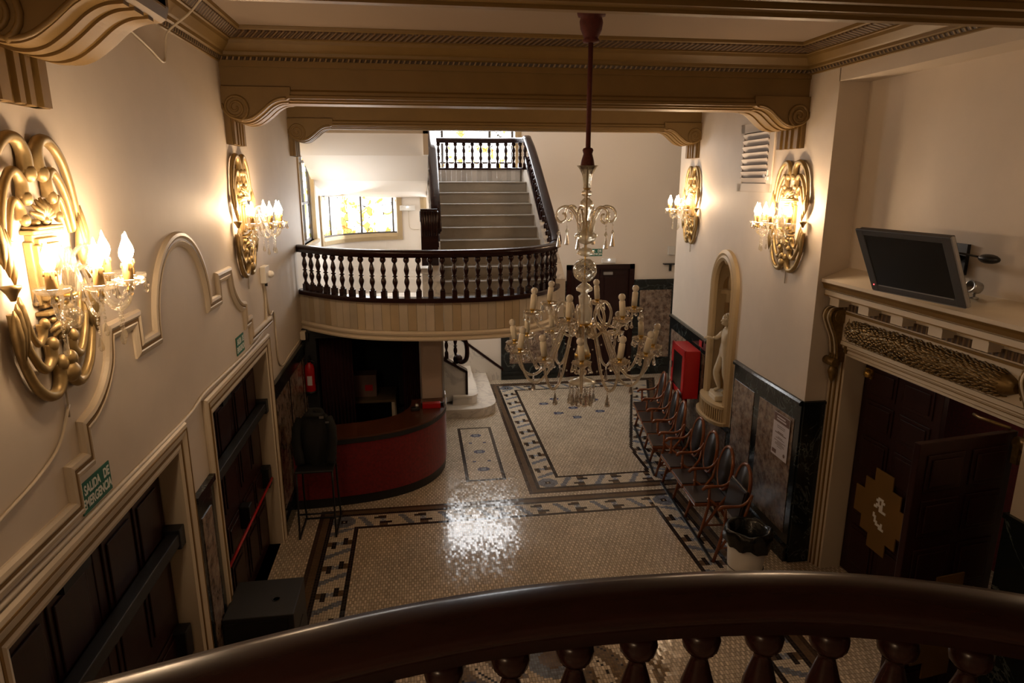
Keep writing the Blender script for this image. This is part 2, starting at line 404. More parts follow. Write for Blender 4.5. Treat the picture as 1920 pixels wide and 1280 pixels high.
# ---- mosaic floor: one quad per tessera, colour per tessera
def mosaic():
    S = .025; x0, x1, y0, y1 = -1.70, 6.4, -4.0, 13.42
    nx, ny = int((x1-x0)/S), int((y1-y0)/S)
    ix, iy = np.meshgrid(np.arange(nx), np.arange(ny), indexing='xy')
    X = x0+(ix+.5)*S; Y = y0+(iy+.5)*S
    r = np.random.RandomState(3); n1 = r.rand(ny, nx); n2 = r.rand(ny//2+1, nx)[iy//2, ix]
    LIGHT = np.array((.66,.57,.45)); TAN = np.array((.47,.39,.29)); PALE = np.array((.60,.53,.42))
    BLK = np.array((.022,.017,.016)); BRN = np.array((.13,.082,.048)); DBR = np.array((.055,.034,.024)); BLU = np.array((.19,.215,.265)); NAVY = np.array((.055,.065,.13)); WHT = np.array((.6,.58,.54))
    C = np.where((((ix+iy//2) % 2) == 0)[..., None], LIGHT, TAN)
    C = C*(.80+.34*n2)[..., None]
    def put(mask, col, jit=.25): C[mask] = (np.array(col)*(1-jit/2+jit*n1)[..., None])[mask]
    def ring(d, lo, hi): return (d >= lo) & (d < hi)
    def border(d, s, corner):
        """d = distance inside the panel edge, s = distance along the edge from a corner"""
        put(ring(d,0,.05), DBR); put(ring(d,.05,.125), BRN); put(ring(d,.125,.175), BLK); put(ring(d,.175,.46), PALE, .3)
        put(ring(d,.46,.51), BLK)
        a = np.floor((d-.18)/S).astype(int)              # 0..11 across
        l = np.floor(s/S).astype(int) % 20               # along, period 0.5 m
        inn = ring(d,.19,.45) & ~corner
        blue = inn & ((np.abs(l-(a*.55-1.5)) < 1.7) | (np.abs(l-20-(a*.55-1.5)) < 1.7)); put(blue, BLU, .5)
        put(inn & (a>=0)&(a<=2)&(l>=8)&(l<=11), BRN, .5); put(inn & (a>=8)&(a<=10)&(l>=9)&(l<=12), BRN, .5); put(inn & (a>=4)&(a<=6)&(l>=7)&(l<=13), PALE)
        put(inn & (a>=4)&(a<=6)&(l>=9)&(l<=11), BLU*1.3, .4); put(inn & (a==5)&((l==9)|(l==11)), WHT)
        put(inn & (a>=2)&(a<=3)&(l>=6)&(l<=11), BLK); put(inn & (a>=7)&(a<=8)&(l>=9)&(l<=14), BLK)
    def flower(cx, cy, k=1):
        dx = np.floor((X-cx)/S+.5); dy = np.floor((Y-cy)/S+.5); q = np.abs(dx)+np.abs(dy); m = np.maximum(abs(dx), abs(dy))
        if k == 1:
            put((m<=5)&(np.minimum(abs(dx),abs(dy))<=2)&(q<=7), BLU, .5); put((m<=4)&(abs(np.abs(dx)-np.abs(dy))<=1)&(q<=7), BLU*.8, .5)
            put((m<=1), BLK); put(q==0, PALE)
        else:
            put((abs(dx)<=3)&(abs(dy)<=2)&(q<=4), NAVY*1.15, .4); put((abs(dx)<=1)&(abs(dy)<=1), BLU*1.1, .4)
    def rect_panel(xa, xb, ya, yb):
        ins = (X>xa)&(X<xb)&(Y>ya)&(Y<yb)
        dl, dr, db, dt = X-xa, xb-X, Y-ya, yb-Y
        d = np.minimum(np.minimum(dl,dr), np.minimum(db,dt)); d = np.where(ins, d, -1)
        s = np.where(np.minimum(dl,dr) < np.minimum(db,dt), Y-ya-.02, X-xa-.02)
        nearx = np.minimum(dl,dr) < .48; neary = np.minimum(db,dt) < .48
        border(d, s, nearx & neary)
        for cx in (xa+.315, xb-.315):
            for cy in (ya+.315, yb-.315): flower(cx, cy)
    rect_panel(-1.33, 3.46, 1.9, 8.0)
    # second panel: its right edge follows the bending wall
    xr = np.where(Y < 9.48, 3.72+(Y-8.09)*.04, 3.776+(Y-9.48)*.33)
    ins = (X>1.40)&(X<xr)&(Y>8.09)&(Y<13.1)
    dl, dr, db, dt = X-1.40, (xr-X)*.96, Y-8.09, 13.1-Y
    d = np.where(ins, np.minimum(np.minimum(dl,dr), np.minimum(db,dt)), -1)
    s = np.where(np.minimum(dl,dr) < np.minimum(db,dt), Y-8.09-.02, X-1.40-.02)
    border(d, s, (np.minimum(dl,dr)<.48)&(np.minimum(db,dt)<.48))
    for cx, cy in ((1.715,8.405),(1.715,12.78),(3.42,8.405)): flower(cx, cy)
    for cx, cy in ((2.45,11.2),(3.25,11.2),(2.3,11.75),(3.3,11.85),(2.8,11.45),(2.75,10.95),(2.55,12.0),(3.0,12.0)): flower(cx, cy, 2)
    # small framed strip beside the desk
    ins = (X>.58)&(X<1.14)&(Y>8.6)&(Y<10.68)
    d = np.where(ins, np.minimum(np.minimum(X-.58,1.14-X), np.minimum(Y-8.6,10.68-Y)), -1); put(ring(d,0,.05), BLK*1.4)
    for cy in (8.98, 9.63, 10.32): flower(.86, cy, 2)
    for cx in (.75,.98):
        for cy in (9.28, 10.0): put((abs(X-cx)<.03)&(abs(Y-cy)<.02), NAVY)
    # brown scrolled medallion in the middle of the first panel
    mx, my = X-1.07, Y-4.95; rr = np.hypot(mx,my); th = np.arctan2(my,mx)
    ring1 = (rr < .98) & (rr > .30) & (np.sin(6*th + 5.5*rr*3) > -.05); put(ring1, (.15,.098,.048), .6)
    put((rr<1.02)&(rr>.92)&(np.cos(24*th)>.2), (.17,.11,.05), .5)
    put((rr<.95)&(np.abs(np.sin(6*th + 16.5*rr+.9))<.09)&(rr>.35), BLK); put((rr<.24), BLU*.9, .5); put((rr<.12), BRN)
    for k in range(6):
        a = k*PI/3+.3; put((abs(mx-.8*math.cos(a))<.06)&(abs(my-.8*math.sin(a))<.05), NAVY*.8)
    # geometry
    vx = x0+np.arange(nx+1)*S; vy = y0+np.arange(ny+1)*S
    VX, VY = np.meshgrid(vx, vy, indexing='xy')
    V = np.stack([VX, VY, np.zeros_like(VX)], -1).reshape(-1,3)
    q = (iy*(nx+1)+ix).reshape(-1)
    F = np.stack([q, q+1, q+nx+2, q+nx+1], 1)
    me = bpy.data.meshes.new('floor'); me.vertices.add(len(V)); me.vertices.foreach_set('co', V.ravel().astype('f'))
    me.loops.add(len(F)*4); me.polygons.add(len(F))
    me.loops.foreach_set('vertex_index', F.ravel().astype('i'))
    me.polygons.foreach_set('loop_start', (np.arange(len(F))*4).astype('i'))
    me.update(calc_edges=True)
    at = me.color_attributes.new('tessera', 'FLOAT_COLOR', 'CORNER')
    K = np.ones((len(F),4,4), 'f'); K[:,:,:3] = np.clip(C.reshape(-1,1,3), 0, 1); at.data.foreach_set('color', K.ravel())
    return me
def mosaic_mat():
    m = bpy.data.materials.new('glazed mosaic'); N, L, B = nodes(m)
    at = N.new('ShaderNodeAttribute'); at.attribute_name = 'tessera'
    g = N.new('ShaderNodeNewGeometry')
    sc = N.new('ShaderNodeVectorMath'); sc.operation = 'MULTIPLY'; sc.inputs[1].default_value = (40, 20, 1)
    of = N.new('ShaderNodeVectorMath'); of.operation = 'ADD'; of.inputs[1].default_value = (1.70, 4.0, .5)
    L.new(g.outputs['Position'], of.inputs[0]); L.new(of.outputs[0], sc.inputs[0])
    fr = N.new('ShaderNodeVectorMath'); fr.operation = 'FRACTION'; L.new(sc.outputs[0], fr.inputs[0])
    fl = N.new('ShaderNodeVectorMath'); fl.operation = 'FLOOR'; L.new(sc.outputs[0], fl.inputs[0])
    sx = N.new('ShaderNodeSeparateXYZ'); L.new(fr.outputs[0], sx.inputs[0])
    def gap(o, w):
        a = N.new('ShaderNodeMath'); a.operation = 'PINGPONG'; a.inputs[1].default_value = .5; L.new(o, a.inputs[0])
        c = N.new('ShaderNodeMath'); c.operation = 'GREATER_THAN'; c.inputs[1].default_value = w; L.new(a.outputs[0], c.inputs[0]); return c
    a, b = gap(sx.outputs[0], .055), gap(sx.outputs[1], .035)
    mu = N.new('ShaderNodeMath'); mu.operation = 'MULTIPLY'; L.new(a.outputs[0], mu.inputs[0]); L.new(b.outputs[0], mu.inputs[1])
    mx = N.new('ShaderNodeMix'); mx.data_type = 'RGBA'; L.new(mu.outputs[0], mx.inputs[0]); mx.inputs[6].default_value = (.085,.065,.05,1); L.new(at.outputs['Color'], mx.inputs[7])
    # wear and dirt
    ns = N.new('ShaderNodeTexNoise'); ns.inputs['Scale'].default_value = 1.3; ns.inputs['Detail'].default_value = 5; L.new(g.outputs['Position'], ns.inputs[0])
    rp = N.new('ShaderNodeMapRange'); rp.inputs[1].default_value = .3; rp.inputs[2].default_value = .7; rp.inputs[3].default_value = .86; rp.inputs[4].default_value = 1.08; L.new(ns.outputs[0], rp.inputs[0])
    ml = N.new('ShaderNodeVectorMath'); ml.operation = 'SCALE'; L.new(mx.outputs[2], ml.inputs[0]); L.new(rp.outputs[0], ml.inputs['Scale'])
    L.new(ml.outputs[0], B.inputs['Base Color'])
    wn = N.new('ShaderNodeTexWhiteNoise'); wn.noise_dimensions = '3D'; L.new(fl.outputs[0], wn.inputs[0])
    sb = N.new('ShaderNodeVectorMath'); sb.operation = 'SUBTRACT'; sb.inputs[1].default_value = (.5,.5,.5); L.new(wn.outputs['Color'], sb.inputs[0])
    s2 = N.new('ShaderNodeVectorMath'); s2.operation = 'MULTIPLY'; s2.inputs[1].default_value = (.045,.06,0); L.new(sb.outputs[0], s2.inputs[0])
    n2 = N.new('ShaderNodeTexNoise'); n2.inputs['Scale'].default_value = 2.2; n2.inputs['Detail'].default_value = 2; L.new(g.outputs['Position'], n2.inputs[0])
    sb2 = N.new('ShaderNodeVectorMath'); sb2.operation = 'SUBTRACT'; sb2.inputs[1].default_value = (.5,.5,.5); L.new(n2.outputs['Color'], sb2.inputs[0])
    s3 = N.new('ShaderNodeVectorMath'); s3.operation = 'MULTIPLY'; s3.inputs[1].default_value = (.05,.05,0); L.new(sb2.outputs[0], s3.inputs[0])
    ad = N.new('ShaderNodeVectorMath'); ad.operation = 'ADD'; L.new(g.outputs['Normal'], ad.inputs[0]); L.new(s2.outputs[0], ad.inputs[1])
    a2 = N.new('ShaderNodeVectorMath'); a2.operation = 'ADD'; L.new(ad.outputs[0], a2.inputs[0]); L.new(s3.outputs[0], a2.inputs[1])
    nn = N.new('ShaderNodeVectorMath'); nn.operation = 'NORMALIZE'; L.new(a2.outputs[0], nn.inputs[0]); L.new(nn.outputs[0], B.inputs['Normal'])
    B.inputs['Roughness'].default_value = .15; B.inputs['Specular IOR Level'].default_value = .26
    return m
me = mosaic(); me.materials.append(mosaic_mat())
fo = bpy.data.objects.new('floor', me); COL.objects.link(fo); fo['kind'] = 'structure'

# ---- left wall with its two door openings
D1, D2, DZ = (2.53, 4.52), (5.30, 7.29), 2.33
w = MB()
ZT = 6.6
for a, b, z0, z1 in ((-4,D1[0],0,ZC+.1),(D1[0],D1[1],DZ,ZC+.1),(D1[1],D2[0],0,ZC+.1),(D2[0],D2[1],DZ,ZC+.1),(D2[1],10.36,0,ZT),(10.36,11.60,0,3.17),(10.36,11.60,4.95,ZT),(11.60,11.9,0,ZT)):
    w.box(XL-.30, XL, a, b, z0, z1)
struct('wall_left', w, M['plaster'])
w = MB()
for d in (D1, D2): w.box(XL-.75, XL-.70, d[0]-.1, d[1]+.1, 0, DZ+.1)
# ---- curved corner and back wall of the stair hall
arcC, arcR = (-.19, 11.9), 1.5
def arc_pt(deg, r=arcR): a = math.radians(deg); return (arcC[0]+r*math.cos(a), arcC[1]+r*math.sin(a))
c = MB()
def arc_seg(a0, a1, z0, z1, n, th=.25):
    pts = [arc_pt(a0+(a1-a0)*i/n) for i in range(n+1)]
    c.plan(pts, [(0,z0),(th,z0),(th,z1),(0,z1)], smooth=False)
arc_seg(180,167,0,ZT,3); arc_seg(167,97,0,3.10,16); arc_seg(167,97,3.86,ZT,16); arc_seg(97,90,0,ZT,2)
struct('wall_corner', c, M['white_plaster'])
w = MB()
for x0, x1, z0, z1 in ((-.19,.25,0,ZT),(.25,1.98,0,2.70),(.25,1.98,5.9,ZT),(1.98,3.06,0,ZT),(3.06,4.52,2.42,ZT),(4.52,6.4,0,ZT)):
    w.box(x0, x1, YB, YB+.25, z0, z1)
struct('wall_back', w, M['white_plaster'])
# ---- right wall
w = MB(); NY0, NY1, NZ0, NZ1 = 7.82, 8.74, 1.0, 3.24     # niche opening
ys = sorted(set([6.10,7.14,9.90,10.75,NY0,NY1]))
seg = [(wall_x(y), y) for y in ys]
for a, b in zip(seg, seg[1:]):
    if a[1] >= NY0-.001 and b[1] <= NY1+.001:
        w.plan([a,b], [(0,0),(-.5,0),(-.5,NZ0),(0,NZ0)]); w.plan([a,b], [(0,NZ1),(-.5,NZ1),(-.5,ZT),(0,ZT)])
    else: w.plan([a,b], [(0,0),(-.5,0),(-.5,ZT),(0,ZT)])
w.box(4.42, 6.4, 10.76, 10.95, 0, ZT)
# pier faces, alcove above the door, near pier
XA = 4.28; AY0, AY1 = 3.66, 6.10; OY0, OY1, OZ = 3.83, 5.93, 2.42
w.box(3.97, 5.2, 6.09, 6.12, 0, ZC+.1)
w.box(4.03, 5.2, -4, AY0, 0, ZC+.1)
w.box(3.97, 4.8, AY0, AY1, 5.04, ZC+.1)
w.box(XA, XA+.35, AY0, OY0, 0, 5.1); w.box(XA, XA+.35, OY1, AY1, 0, 5.1); w.box(XA, XA+.35, OY0, OY1, OZ, 5.1)
struct('wall_right', w, M['plaster'])
w = MB(); w.box(-1.99, 6.4, -4.2, -4.0, 0, ZC+.1); w.box(6.4, 6.6, -4.2, 13.65, 0, ZT)
struct('wall_rear', w, M['plaster'])
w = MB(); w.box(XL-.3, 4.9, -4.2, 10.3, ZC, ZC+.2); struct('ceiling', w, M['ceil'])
w = MB(); w.box(XL-.3, 6.6, 10.0, 13.7, ZT-.02, ZT+.2); struct('ceiling_stair_hall', w, M['white_plaster'])
w = MB(); w.box(XL, 4.34, 10.06, 10.26, 4.9, ZT)
w.box(4.34, 6.4, 10.06, 10.26, 4.9, ZT)
struct('wall_over_beam', w, M['white_plaster'])

# ---- beams, corbels, cornices
BEAMS = [(2.80,3.06),(6.60,7.06),(9.80,10.24)]
def beam(i, y0, y1):
    b = MB(); xr = 4.35 if y0 > 9 else 4.05
    b.box(XL, xr, y0, y1, 4.90, ZC)
    for s, y in ((-1, y0), (1, y1)):
        b.plan([(XL,y),(xr,y)] if s < 0 else [(xr,y),(XL,y)], [(0,4.86),(-.035,4.86),(-.035,4.885),(-.02,4.895),(-.02,4.92),(0,4.94)], cap=True)
        b.plan([(XL,y),(xr,y)] if s < 0 else [(xr,y),(XL,y)], [(0,5.125),(-.012,5.125),(-.012,5.165),(0,5.17)])
    b.box(XL, xr, y0+.05, y1-.05, 4.845, 4.91)
    b.box(XL, xr, y0+.12, y1-.12, 4.83, 4.91)
    r = struct('trim_beam', b, M['ochre'])
    return r
for i, (a, b_) in enumerate(BEAMS): beam(i, a, b_)
def corbel(x, y0, y1, sgn, tall=.74):
    """scrolled bracket under a beam end; sgn +1 grows to +x"""
    r = sroot('trim_corbel'); b = MB()
    low = spline([(.56,4.845),(.49,4.835),(.42,4.80),(.33,4.725),(.25,4.672),(.17,4.655),(.08,4.675),(.02,4.73),(0,4.79)], 5)
    pr = lambda k: (lambda a, z, d: (x+sgn*a, d, z))
    b.prism([(0,4.955),(.60,4.955),(.60,4.91),(.585,4.86)]+[(p[0],p[1]) for p in low], pr(0), y0-.037, y1+.037)
    for k, (ya, yb) in enumerate(((y0+.06,y0+.12),(y0+.17,y1-.17),(y1-.12,y1-.06))):
        b.prism([(p[0], p[1]+.03) for p in low]+[(p[0], p[1]-.014) for p in reversed(low)], pr(0), ya, yb)
    for yy, o in ((y0-.037, -1), (y1+.037, 1)):
        sp = []
        for k in range(40):
            t = k/39; a = -1.2+t*4.6*PI; rad = .105*(1-t)+.012
            sp.append((x+sgn*(.115+rad*math.cos(a)), yy+o*.002, 4.775+rad*math.sin(a)))
        b.tube(sp, [.016*(1-.4*k/39) for k in range(40)], 6)
        b.tube([(x+sgn*p[0], yy+o*.004, p[1]+.018) for p in low], .012, 6)
    b.build('scroll_bracket', M['ochre'], r)
    s = MB(); h = 4.46
    s.box(min(x,x+sgn*.05), max(x,x+sgn*.05), y0, y1, h, 4.80)
    for a, c_ in ((y0+.03,y0+.10),(y0+.16,y0+.20),(y1-.20,y1-.16),(y1-.10,y1-.03)):
        s.box(min(x,x+sgn*.075), max(x,x+sgn*.075), a, c_, h, 4.80)
    s.build('pilaster_strip', M['ochre'], r)
corbel(XL, 3.02, 3.46, 1)
w = MB(); w.box(XL, XL+.60, 3.0, 3.46, 4.9, ZC); struct('trim_beam_haunch', w, M['ochre'])
for y0, y1 in BEAMS[1:]:
    corbel(XL, y0, y1, 1)
    corbel(wall_x((y0+y1)/2), y0, y1, -1)
corbel(4.03, 2.90, 3.30, -1)
CP = [(0,5.16),(.012,5.165),(.012,5.18),(.03,5.205),(.055,5.215),(.06,5.24),(.075,5.25),(.125,5.30),(.135,5.325),(.15,5.33),(.15,5.345),(.24,5.39),(.255,5.395),(.262,5.415),(.262,5.43),(0,5.43)]
def cornice(pts):
    r = sroot('trim_cornice')
    b = MB(); b.plan(pts, CP, closed=True); b.build('moulding', M['ochre'], r)
    b = MB(); b.plan(pts, [(.148,5.342),(.165,5.338),(.232,5.376),(.236,5.39)], closed=True, closeprof=True); b.build('carved_band', M['eggs'], r)
    b = MB(); b.plan(pts, [(.008,5.178),(.026,5.178),(.036,5.203),(.008,5.203)], closed=True); b.build('bead_band', M['beads'], r)
cornice([(XL,3.05),(3.97,3.05),(3.97,6.60),(XL,6.60)])
cornice([(XL,7.06),(wall_x(7.06),7.06),(wall_x(9.8),9.80),(XL,9.80)])

# ---- ornamental ogee moulding over the left doors
half = [(4.14,3.15),(4.14,3.33),(3.80,3.33)]
curve = [(p[0],p[1]) for p in spline([(3.79,3.30),(3.75,3.17),(3.64,3.05),(3.51,2.975),(3.39,2.945)], 4)]
half2 = [(3.39,2.77),(3.22,2.77),(3.22,2.585),(2.30,2.585)]
arch = [(5.0-.54*math.sin(PI/2*k/16), 3.18+.55*math.cos(PI/2*k/16)) for k in range(17)] + [(4.46,3.15)]
lefth = arch + half + curve + half2
path = [(XL, y, z) for y, z in lefth]
full = [(XL, 10.0-y, z) for y, z in reversed(lefth[1:])] + path
full = [p for p in full if p[1] < 7.75]
r = sroot('trim_door_hood')
b = MB(); b.sweep(full, [(-.045,0),(-.045,.012),(-.03,.022),(-.01,.03),(.0,.022),(.012,.022),(.03,.034),(.05,.03),(.06,.012),(.06,0)], up=(1,0,0), cap=True)
b.build('moulding', M['cream_trim'], r)
b = MB(); b.sweep(full, [(-.003,.018),(-.003,.026),(.014,.026),(.014,.018)], up=(1,0,0)); b.build('gilt_groove', M['gold_line'], r)

# ---- left doors: casing, leaves with panels, panic bar
def left_door(n, d, red):
    r = sroot(f'door_{n}')
    y0, y1 = d
    b = MB(); pts = [(XL,y0,0.0),(XL,y0,DZ),(XL,y1,DZ),(XL,y1,0.0)]
    b.sweep(pts, [(.006,-.128),(.006,.02),(-.02,.03),(-.05,.022),(-.07,.03),(-.11,.045),(-.15,.04),(-.16,.02),(-.16,0),(-.004,0),(-.004,-.128)], up=(1,0,0))
    b.build('casing', M['cream_trim'], r)
    b = MB(); b.sweep(pts, [(-.045,.02),(-.045,.03),(-.062,.03),(-.062,.02)], up=(1,0,0)); b.sweep(pts, [(-.118,.035),(-.118,.048),(-.128,.048),(-.128,.035)], up=(1,0,0)); b.build('gilt_line', M['gold_line'], r)
    xm = XL-.13; ym = (y0+y1)/2
    for a, c_ in ((y0+.005, ym-.004), (ym+.004, y1-.005)):
        b = MB(); b.box(xm-.05, xm, a, c_, .01, DZ-.01)
        wd = c_-a
        for u0, u1 in ((.09,.48),(.52,.91)):
            for z0, z1 in ((.14,.62),(.70,1.02),(1.16,1.62),(1.72,2.18)):
                ya, yb = a+u0*wd, a+u1*wd
                b.box(xm, xm+.012, ya, yb, z0, z1); b.box(xm+.012, xm+.024, ya+.04, yb-.04, z0+.04, z1-.04)
        lf = b.build('door_leaf', M['door_wood'], r, bevel=.006)
    b = MB(); b.box(xm+.03, xm+.115, y0+.004, y1-.004, 1.67, 1.76); b.box(xm, xm+.125, y1-.10, y1-.004, 1.64, 1.79); b.box(xm, xm+.125, y0+.004, y0+.10, 1.64, 1.79)
    b.build('security_bar', M['dark_grey'], r, bevel=.006)
    b = MB(); b.box(xm+.024, xm+.03, ym-.5, ym+.35, 1.60, 1.72); b.build('lock_plate', M['black'], r)
    for yy in (y0+.10, ym, y1-.10):
        b = MB(); b.box(xm, xm+.10, yy-.06, yy+.06, .78, 1.02); b.build('latch_box', M['black'], r, bevel=.01)
    if red:
        b = MB(); b.tube([(xm+.105,y0+.06,.86),(xm+.105,y1-.06,.86)], .014, 8); b.tube([(xm,y0+.13,.86),(xm+.105,y0+.13,.86)], .016, 8); b.tube([(xm,y1-.13,.86),(xm+.105,y1-.13,.86)], .016, 8); b.build('push_bar', M['red_metal'], r)
    b = MB(); b.box(xm, xm+.07, ym-.42, ym-.14, DZ-.14, DZ-.07); b.box(xm+.03, xm+.05, ym-.14, ym+.1, DZ-.07, DZ-.05); b.build('door_closer', M['black'], r)
left_door(1, D1, False); left_door(2, D2, True)
# ---- marble dado
ZW = 1.885
def dado_left(y0, y1, panels):
    r = sroot('baseboard_dado')
    b = MB(); b.box(XL, XL+.018, y0, y1, 0, ZW-.05); b.box(XL, XL+.045, y0, y1, ZW-.05, ZW); b.box(XL, XL+.04, y0, y1, 0, .16); b.build('green_slab', M['green_marble'], r)
    b = MB()
    for a, c_ in panels: b.box(XL+.018, XL+.024, a, c_, .30, ZW-.22)
    b.build('brown_panel', M['brown_marble'], r)
dado_left(4.70, 5.13, [(4.80,5.03)]); dado_left(7.47, 10.28, [(7.56,8.35),(8.47,9.28),(9.40,10.18)])
r = sroot('baseboard_right'); P = [(wall_x(y), y) for y in (6.10,6.6,7.14,7.5,NY0-.075)]; P2 = [(wall_x(y), y) for y in (NY1+.075,8.9,9.4,9.9,10.3,10.75)]
b = MB()
for q in (P, P2):
    b.plan(q, [(0,0),(.02,0),(.02,ZW-.06),(.05,ZW-.05),(.05,ZW-.02),(.03,ZW),(0,ZW)]); b.plan(q, [(0,0),(.05,0),(.05,.17),(.035,.19),(0,.19)])
b.plan([(wall_x(NY0-.08),NY0-.08),(wall_x(NY1+.08),NY1+.08)], [(0,0),(.02,0),(.02,.93),(0,.93)])
b.build('green_slab', M['green_marble'], r)
b = MB(); b.box(3.965, 4.30, 6.07, 6.095, 0, ZW); b.box(3.955, 4.30, 6.055, 6.09, ZW-.03, ZW); b.box(4.01,4.30,-1,3.675,0,ZW-.04); b.box(4.0, 4.31, -1, 3.685, ZW-.04, ZW); b.build('pier_slab', M['green_marble'], r)
b = MB()
for y0, y1, z1 in ((6.20,6.98,ZW-.24),(7.12,7.70,ZW-.24),(7.86,8.70,.84),(8.87,9.68,ZW-.24),(9.80,10.64,ZW-.24)):
    q = [(wall_x(y0), y0), (wall_x((y0+y1)/2),(y0+y1)/2), (wall_x(y1), y1)]
    b.plan(q, [(.018,.30),(.026,.30),(.026,z1),(.018,z1)])
b.build('brown_panel', M['brown_marble'], r)
# back wall dado
r = sroot('baseboard_back')
b = MB(); b.box(1.68, 3.06, YB-.02, YB, 0, 2.09); b.box(4.52, 5.6, YB-.02, YB, 0, 2.09); b.box(4.52, 5.6, YB-.05, YB, 2.03, 2.09); b.box(1.68,3.06,YB-.05,YB,2.03,2.09); b.box(1.68, 3.06, YB-.04, YB, 0, .18); b.box(4.52, 5.6, YB-.04, YB, 0, .18); b.build('green_slab', M['green_marble'], r)
b = MB(); b.box(1.86, 2.90, YB-.028, YB-.015, .35, 1.85); b.box(4.66, 5.36, YB-.028, YB-.015, .38, 1.86); b.build('brown_panel', M['brown_marble'], r)
# doors in the back wall
r = sroot('door_3'); b = MB(); b.box(3.06, 3.16, YB-.03, YB+.1, 0, 2.42); b.box(4.42, 4.52, YB-.03, YB+.1, 0, 2.42); b.box(3.06, 4.52, YB-.03, YB+.1, 2.32, 2.42); b.build('casing', M['mahog'], r)
for a, c_ in ((3.16,3.785),(3.795,4.42)):
    b = MB(); b.box(a, c_, YB+.04, YB+.09, 0, 2.32)
    for z0, z1 in ((.2,.9),(1.05,2.15)): b.box(a+.09, c_-.09, YB+.025, YB+.04, z0, z1)
    b.build('door_leaf', M['door_wood'], r, bevel=.006)
b = MB(); b.box(3.85,4.05,YB-.02,YB+.04,2.20,2.26); b.build('door_closer', M['steel'], r)
# ------------------------------------------------------------------ windows
SG1, SG2, SG3 = stained('leaded glass tall', WIN_TALL, 0.0, .30), stained('leaded glass side', WIN_SIDE, 4.0, .55), stained('leaded glass curved', WIN_CURVE, 9.0, .35)
r = sroot('window_1')                       # tall window on the back wall
b = MB(); b.box(.25, 1.98, YB+.10, YB+.12, 2.70, 5.9); b.build('pane', SG1, r)
b = MB()
for x in (.25,.55,1.48,1.93): b.box(x-.022, x+.022, YB+.06, YB+.12, 2.70, 5.9)
for z in (2.72, 3.3, 3.9, 4.46, 5.15, 5.88): b.box(.25, 1.98, YB+.07, YB+.115, z-.018, z+.018)
b.build('window_bars', M['lead'], r)
b = MB(); pts = [(.21,YB,2.66),(.21,YB,5.94),(1.98,YB,5.94),(1.98,YB,2.66)]
b.sweep(pts, [(0,0),(0,.03),(-.05,.04),(-.12,.02),(-.12,0)], up=(0,-1,0), closed=True); b.build('window_frame', M['win_frame'], r)
r = sroot('window_2')                       # side window on the left wall
b = MB(); b.box(XL-.10, XL-.08, 10.36, 11.60, 3.17, 4.95); b.build('pane', SG2, r)
b = MB()
for y in (10.375, 11.0, 11.585): b.box(XL-.08, XL-.045, y-.02, y+.02, 3.17, 4.95)
for z in (3.185, 3.78, 4.42): b.box(XL-.08, XL-.05, 10.36, 11.60, z-.02, z+.02)
b.build('window_bars', M['lead'], r)
b = MB(); b.box(XL-.02, XL+.035, 11.58, 11.70, 3.10, 4.2); b.box(XL-.06, XL+.06, 10.36, 11.72, 3.12, 3.17); b.box(XL-.01, XL+.02, 10.30, 10.36, 3.17, 4.95); b.build('window_frame', M['win_frame'], r)
r = sroot('window_3')                       # low window in the curved corner
A = [arc_pt(166.8-69.6*i/22) for i in range(23)]
b = MB(); b.plan(A, [(.07,3.12),(.09,3.12),(.09,3.84),(.07,3.84)]); b.build('pane', SG3, r)
b = MB()
for dg in (164.5, 151, 123, 99.5):
    p, q = arc_pt(dg, arcR+.07), arc_pt(dg, arcR+.03)
    b.tube([(p[0],p[1],3.1),(p[0],p[1],3.84)], .02, 6)
b.plan(A, [(.03,3.11),(.09,3.11),(.09,3.15),(.03,3.15)]); b.build('window_bars', M['lead'], r)
b = MB(); A2 = [arc_pt(167-70*i/22) for i in range(23)]
b.plan(A2, [(-.03,2.99),(.0,2.99),(.06,3.12),(-.01,3.12),(-.035,3.06)]);
for dg in (169, 95.0):
    A3 = [arc_pt(dg-1.8), arc_pt(dg+1.8)]
    b.plan(A3[::-1], [(-.03,2.99),(.02,2.99),(.02,3.86),(-.03,3.86)])
b.build('window_frame', M['win_frame'], r)

# ------------------------------------------------------------------ turned baluster (one mesh for all)
def baluster_mesh(H, name, k=1.0):
    b = MB(); h = .034*k
    b.box(-h,h,-h,h,0,.085*H/.52); s = H/.52
    prof = [(.030,.085),(.034,.095),(.026,.108),(.017,.125),(.021,.15),(.033,.185),(.036,.205),(.031,.235),(.019,.262),(.021,.268),(.034,.274),(.035,.282),(.021,.288),(.019,.294),(.027,.318),(.036,.35),(.035,.37),(.026,.405),(.018,.435),(.016,.447),(.024,.455),(.031,.462)]
    b.lathe([(r_*k, z*s) for r_, z in prof], 12)
    b.lathe([(.024*k,.455*s),(.037*k,.472*s),(.040*k,.492*s),(.037*k,.508*s),(.030*k,H)], 14)
    return b.mesh(name, M['mahog'])
BAL = baluster_mesh(.53, 'turned_baluster')
RAILP = [(-.055,-.085),(-.055,-.055),(-.07,-.045),(-.078,-.02),(-.065,.0),(-.03,.012),(.03,.012),(.065,0),(.078,-.02),(.07,-.045),(.055,-.055),(.055,-.085)]
BASEP = [(-.085,0),(.085,0),(.085,.045),(.07,.06),(-.07,.06),(-.085,.045)]
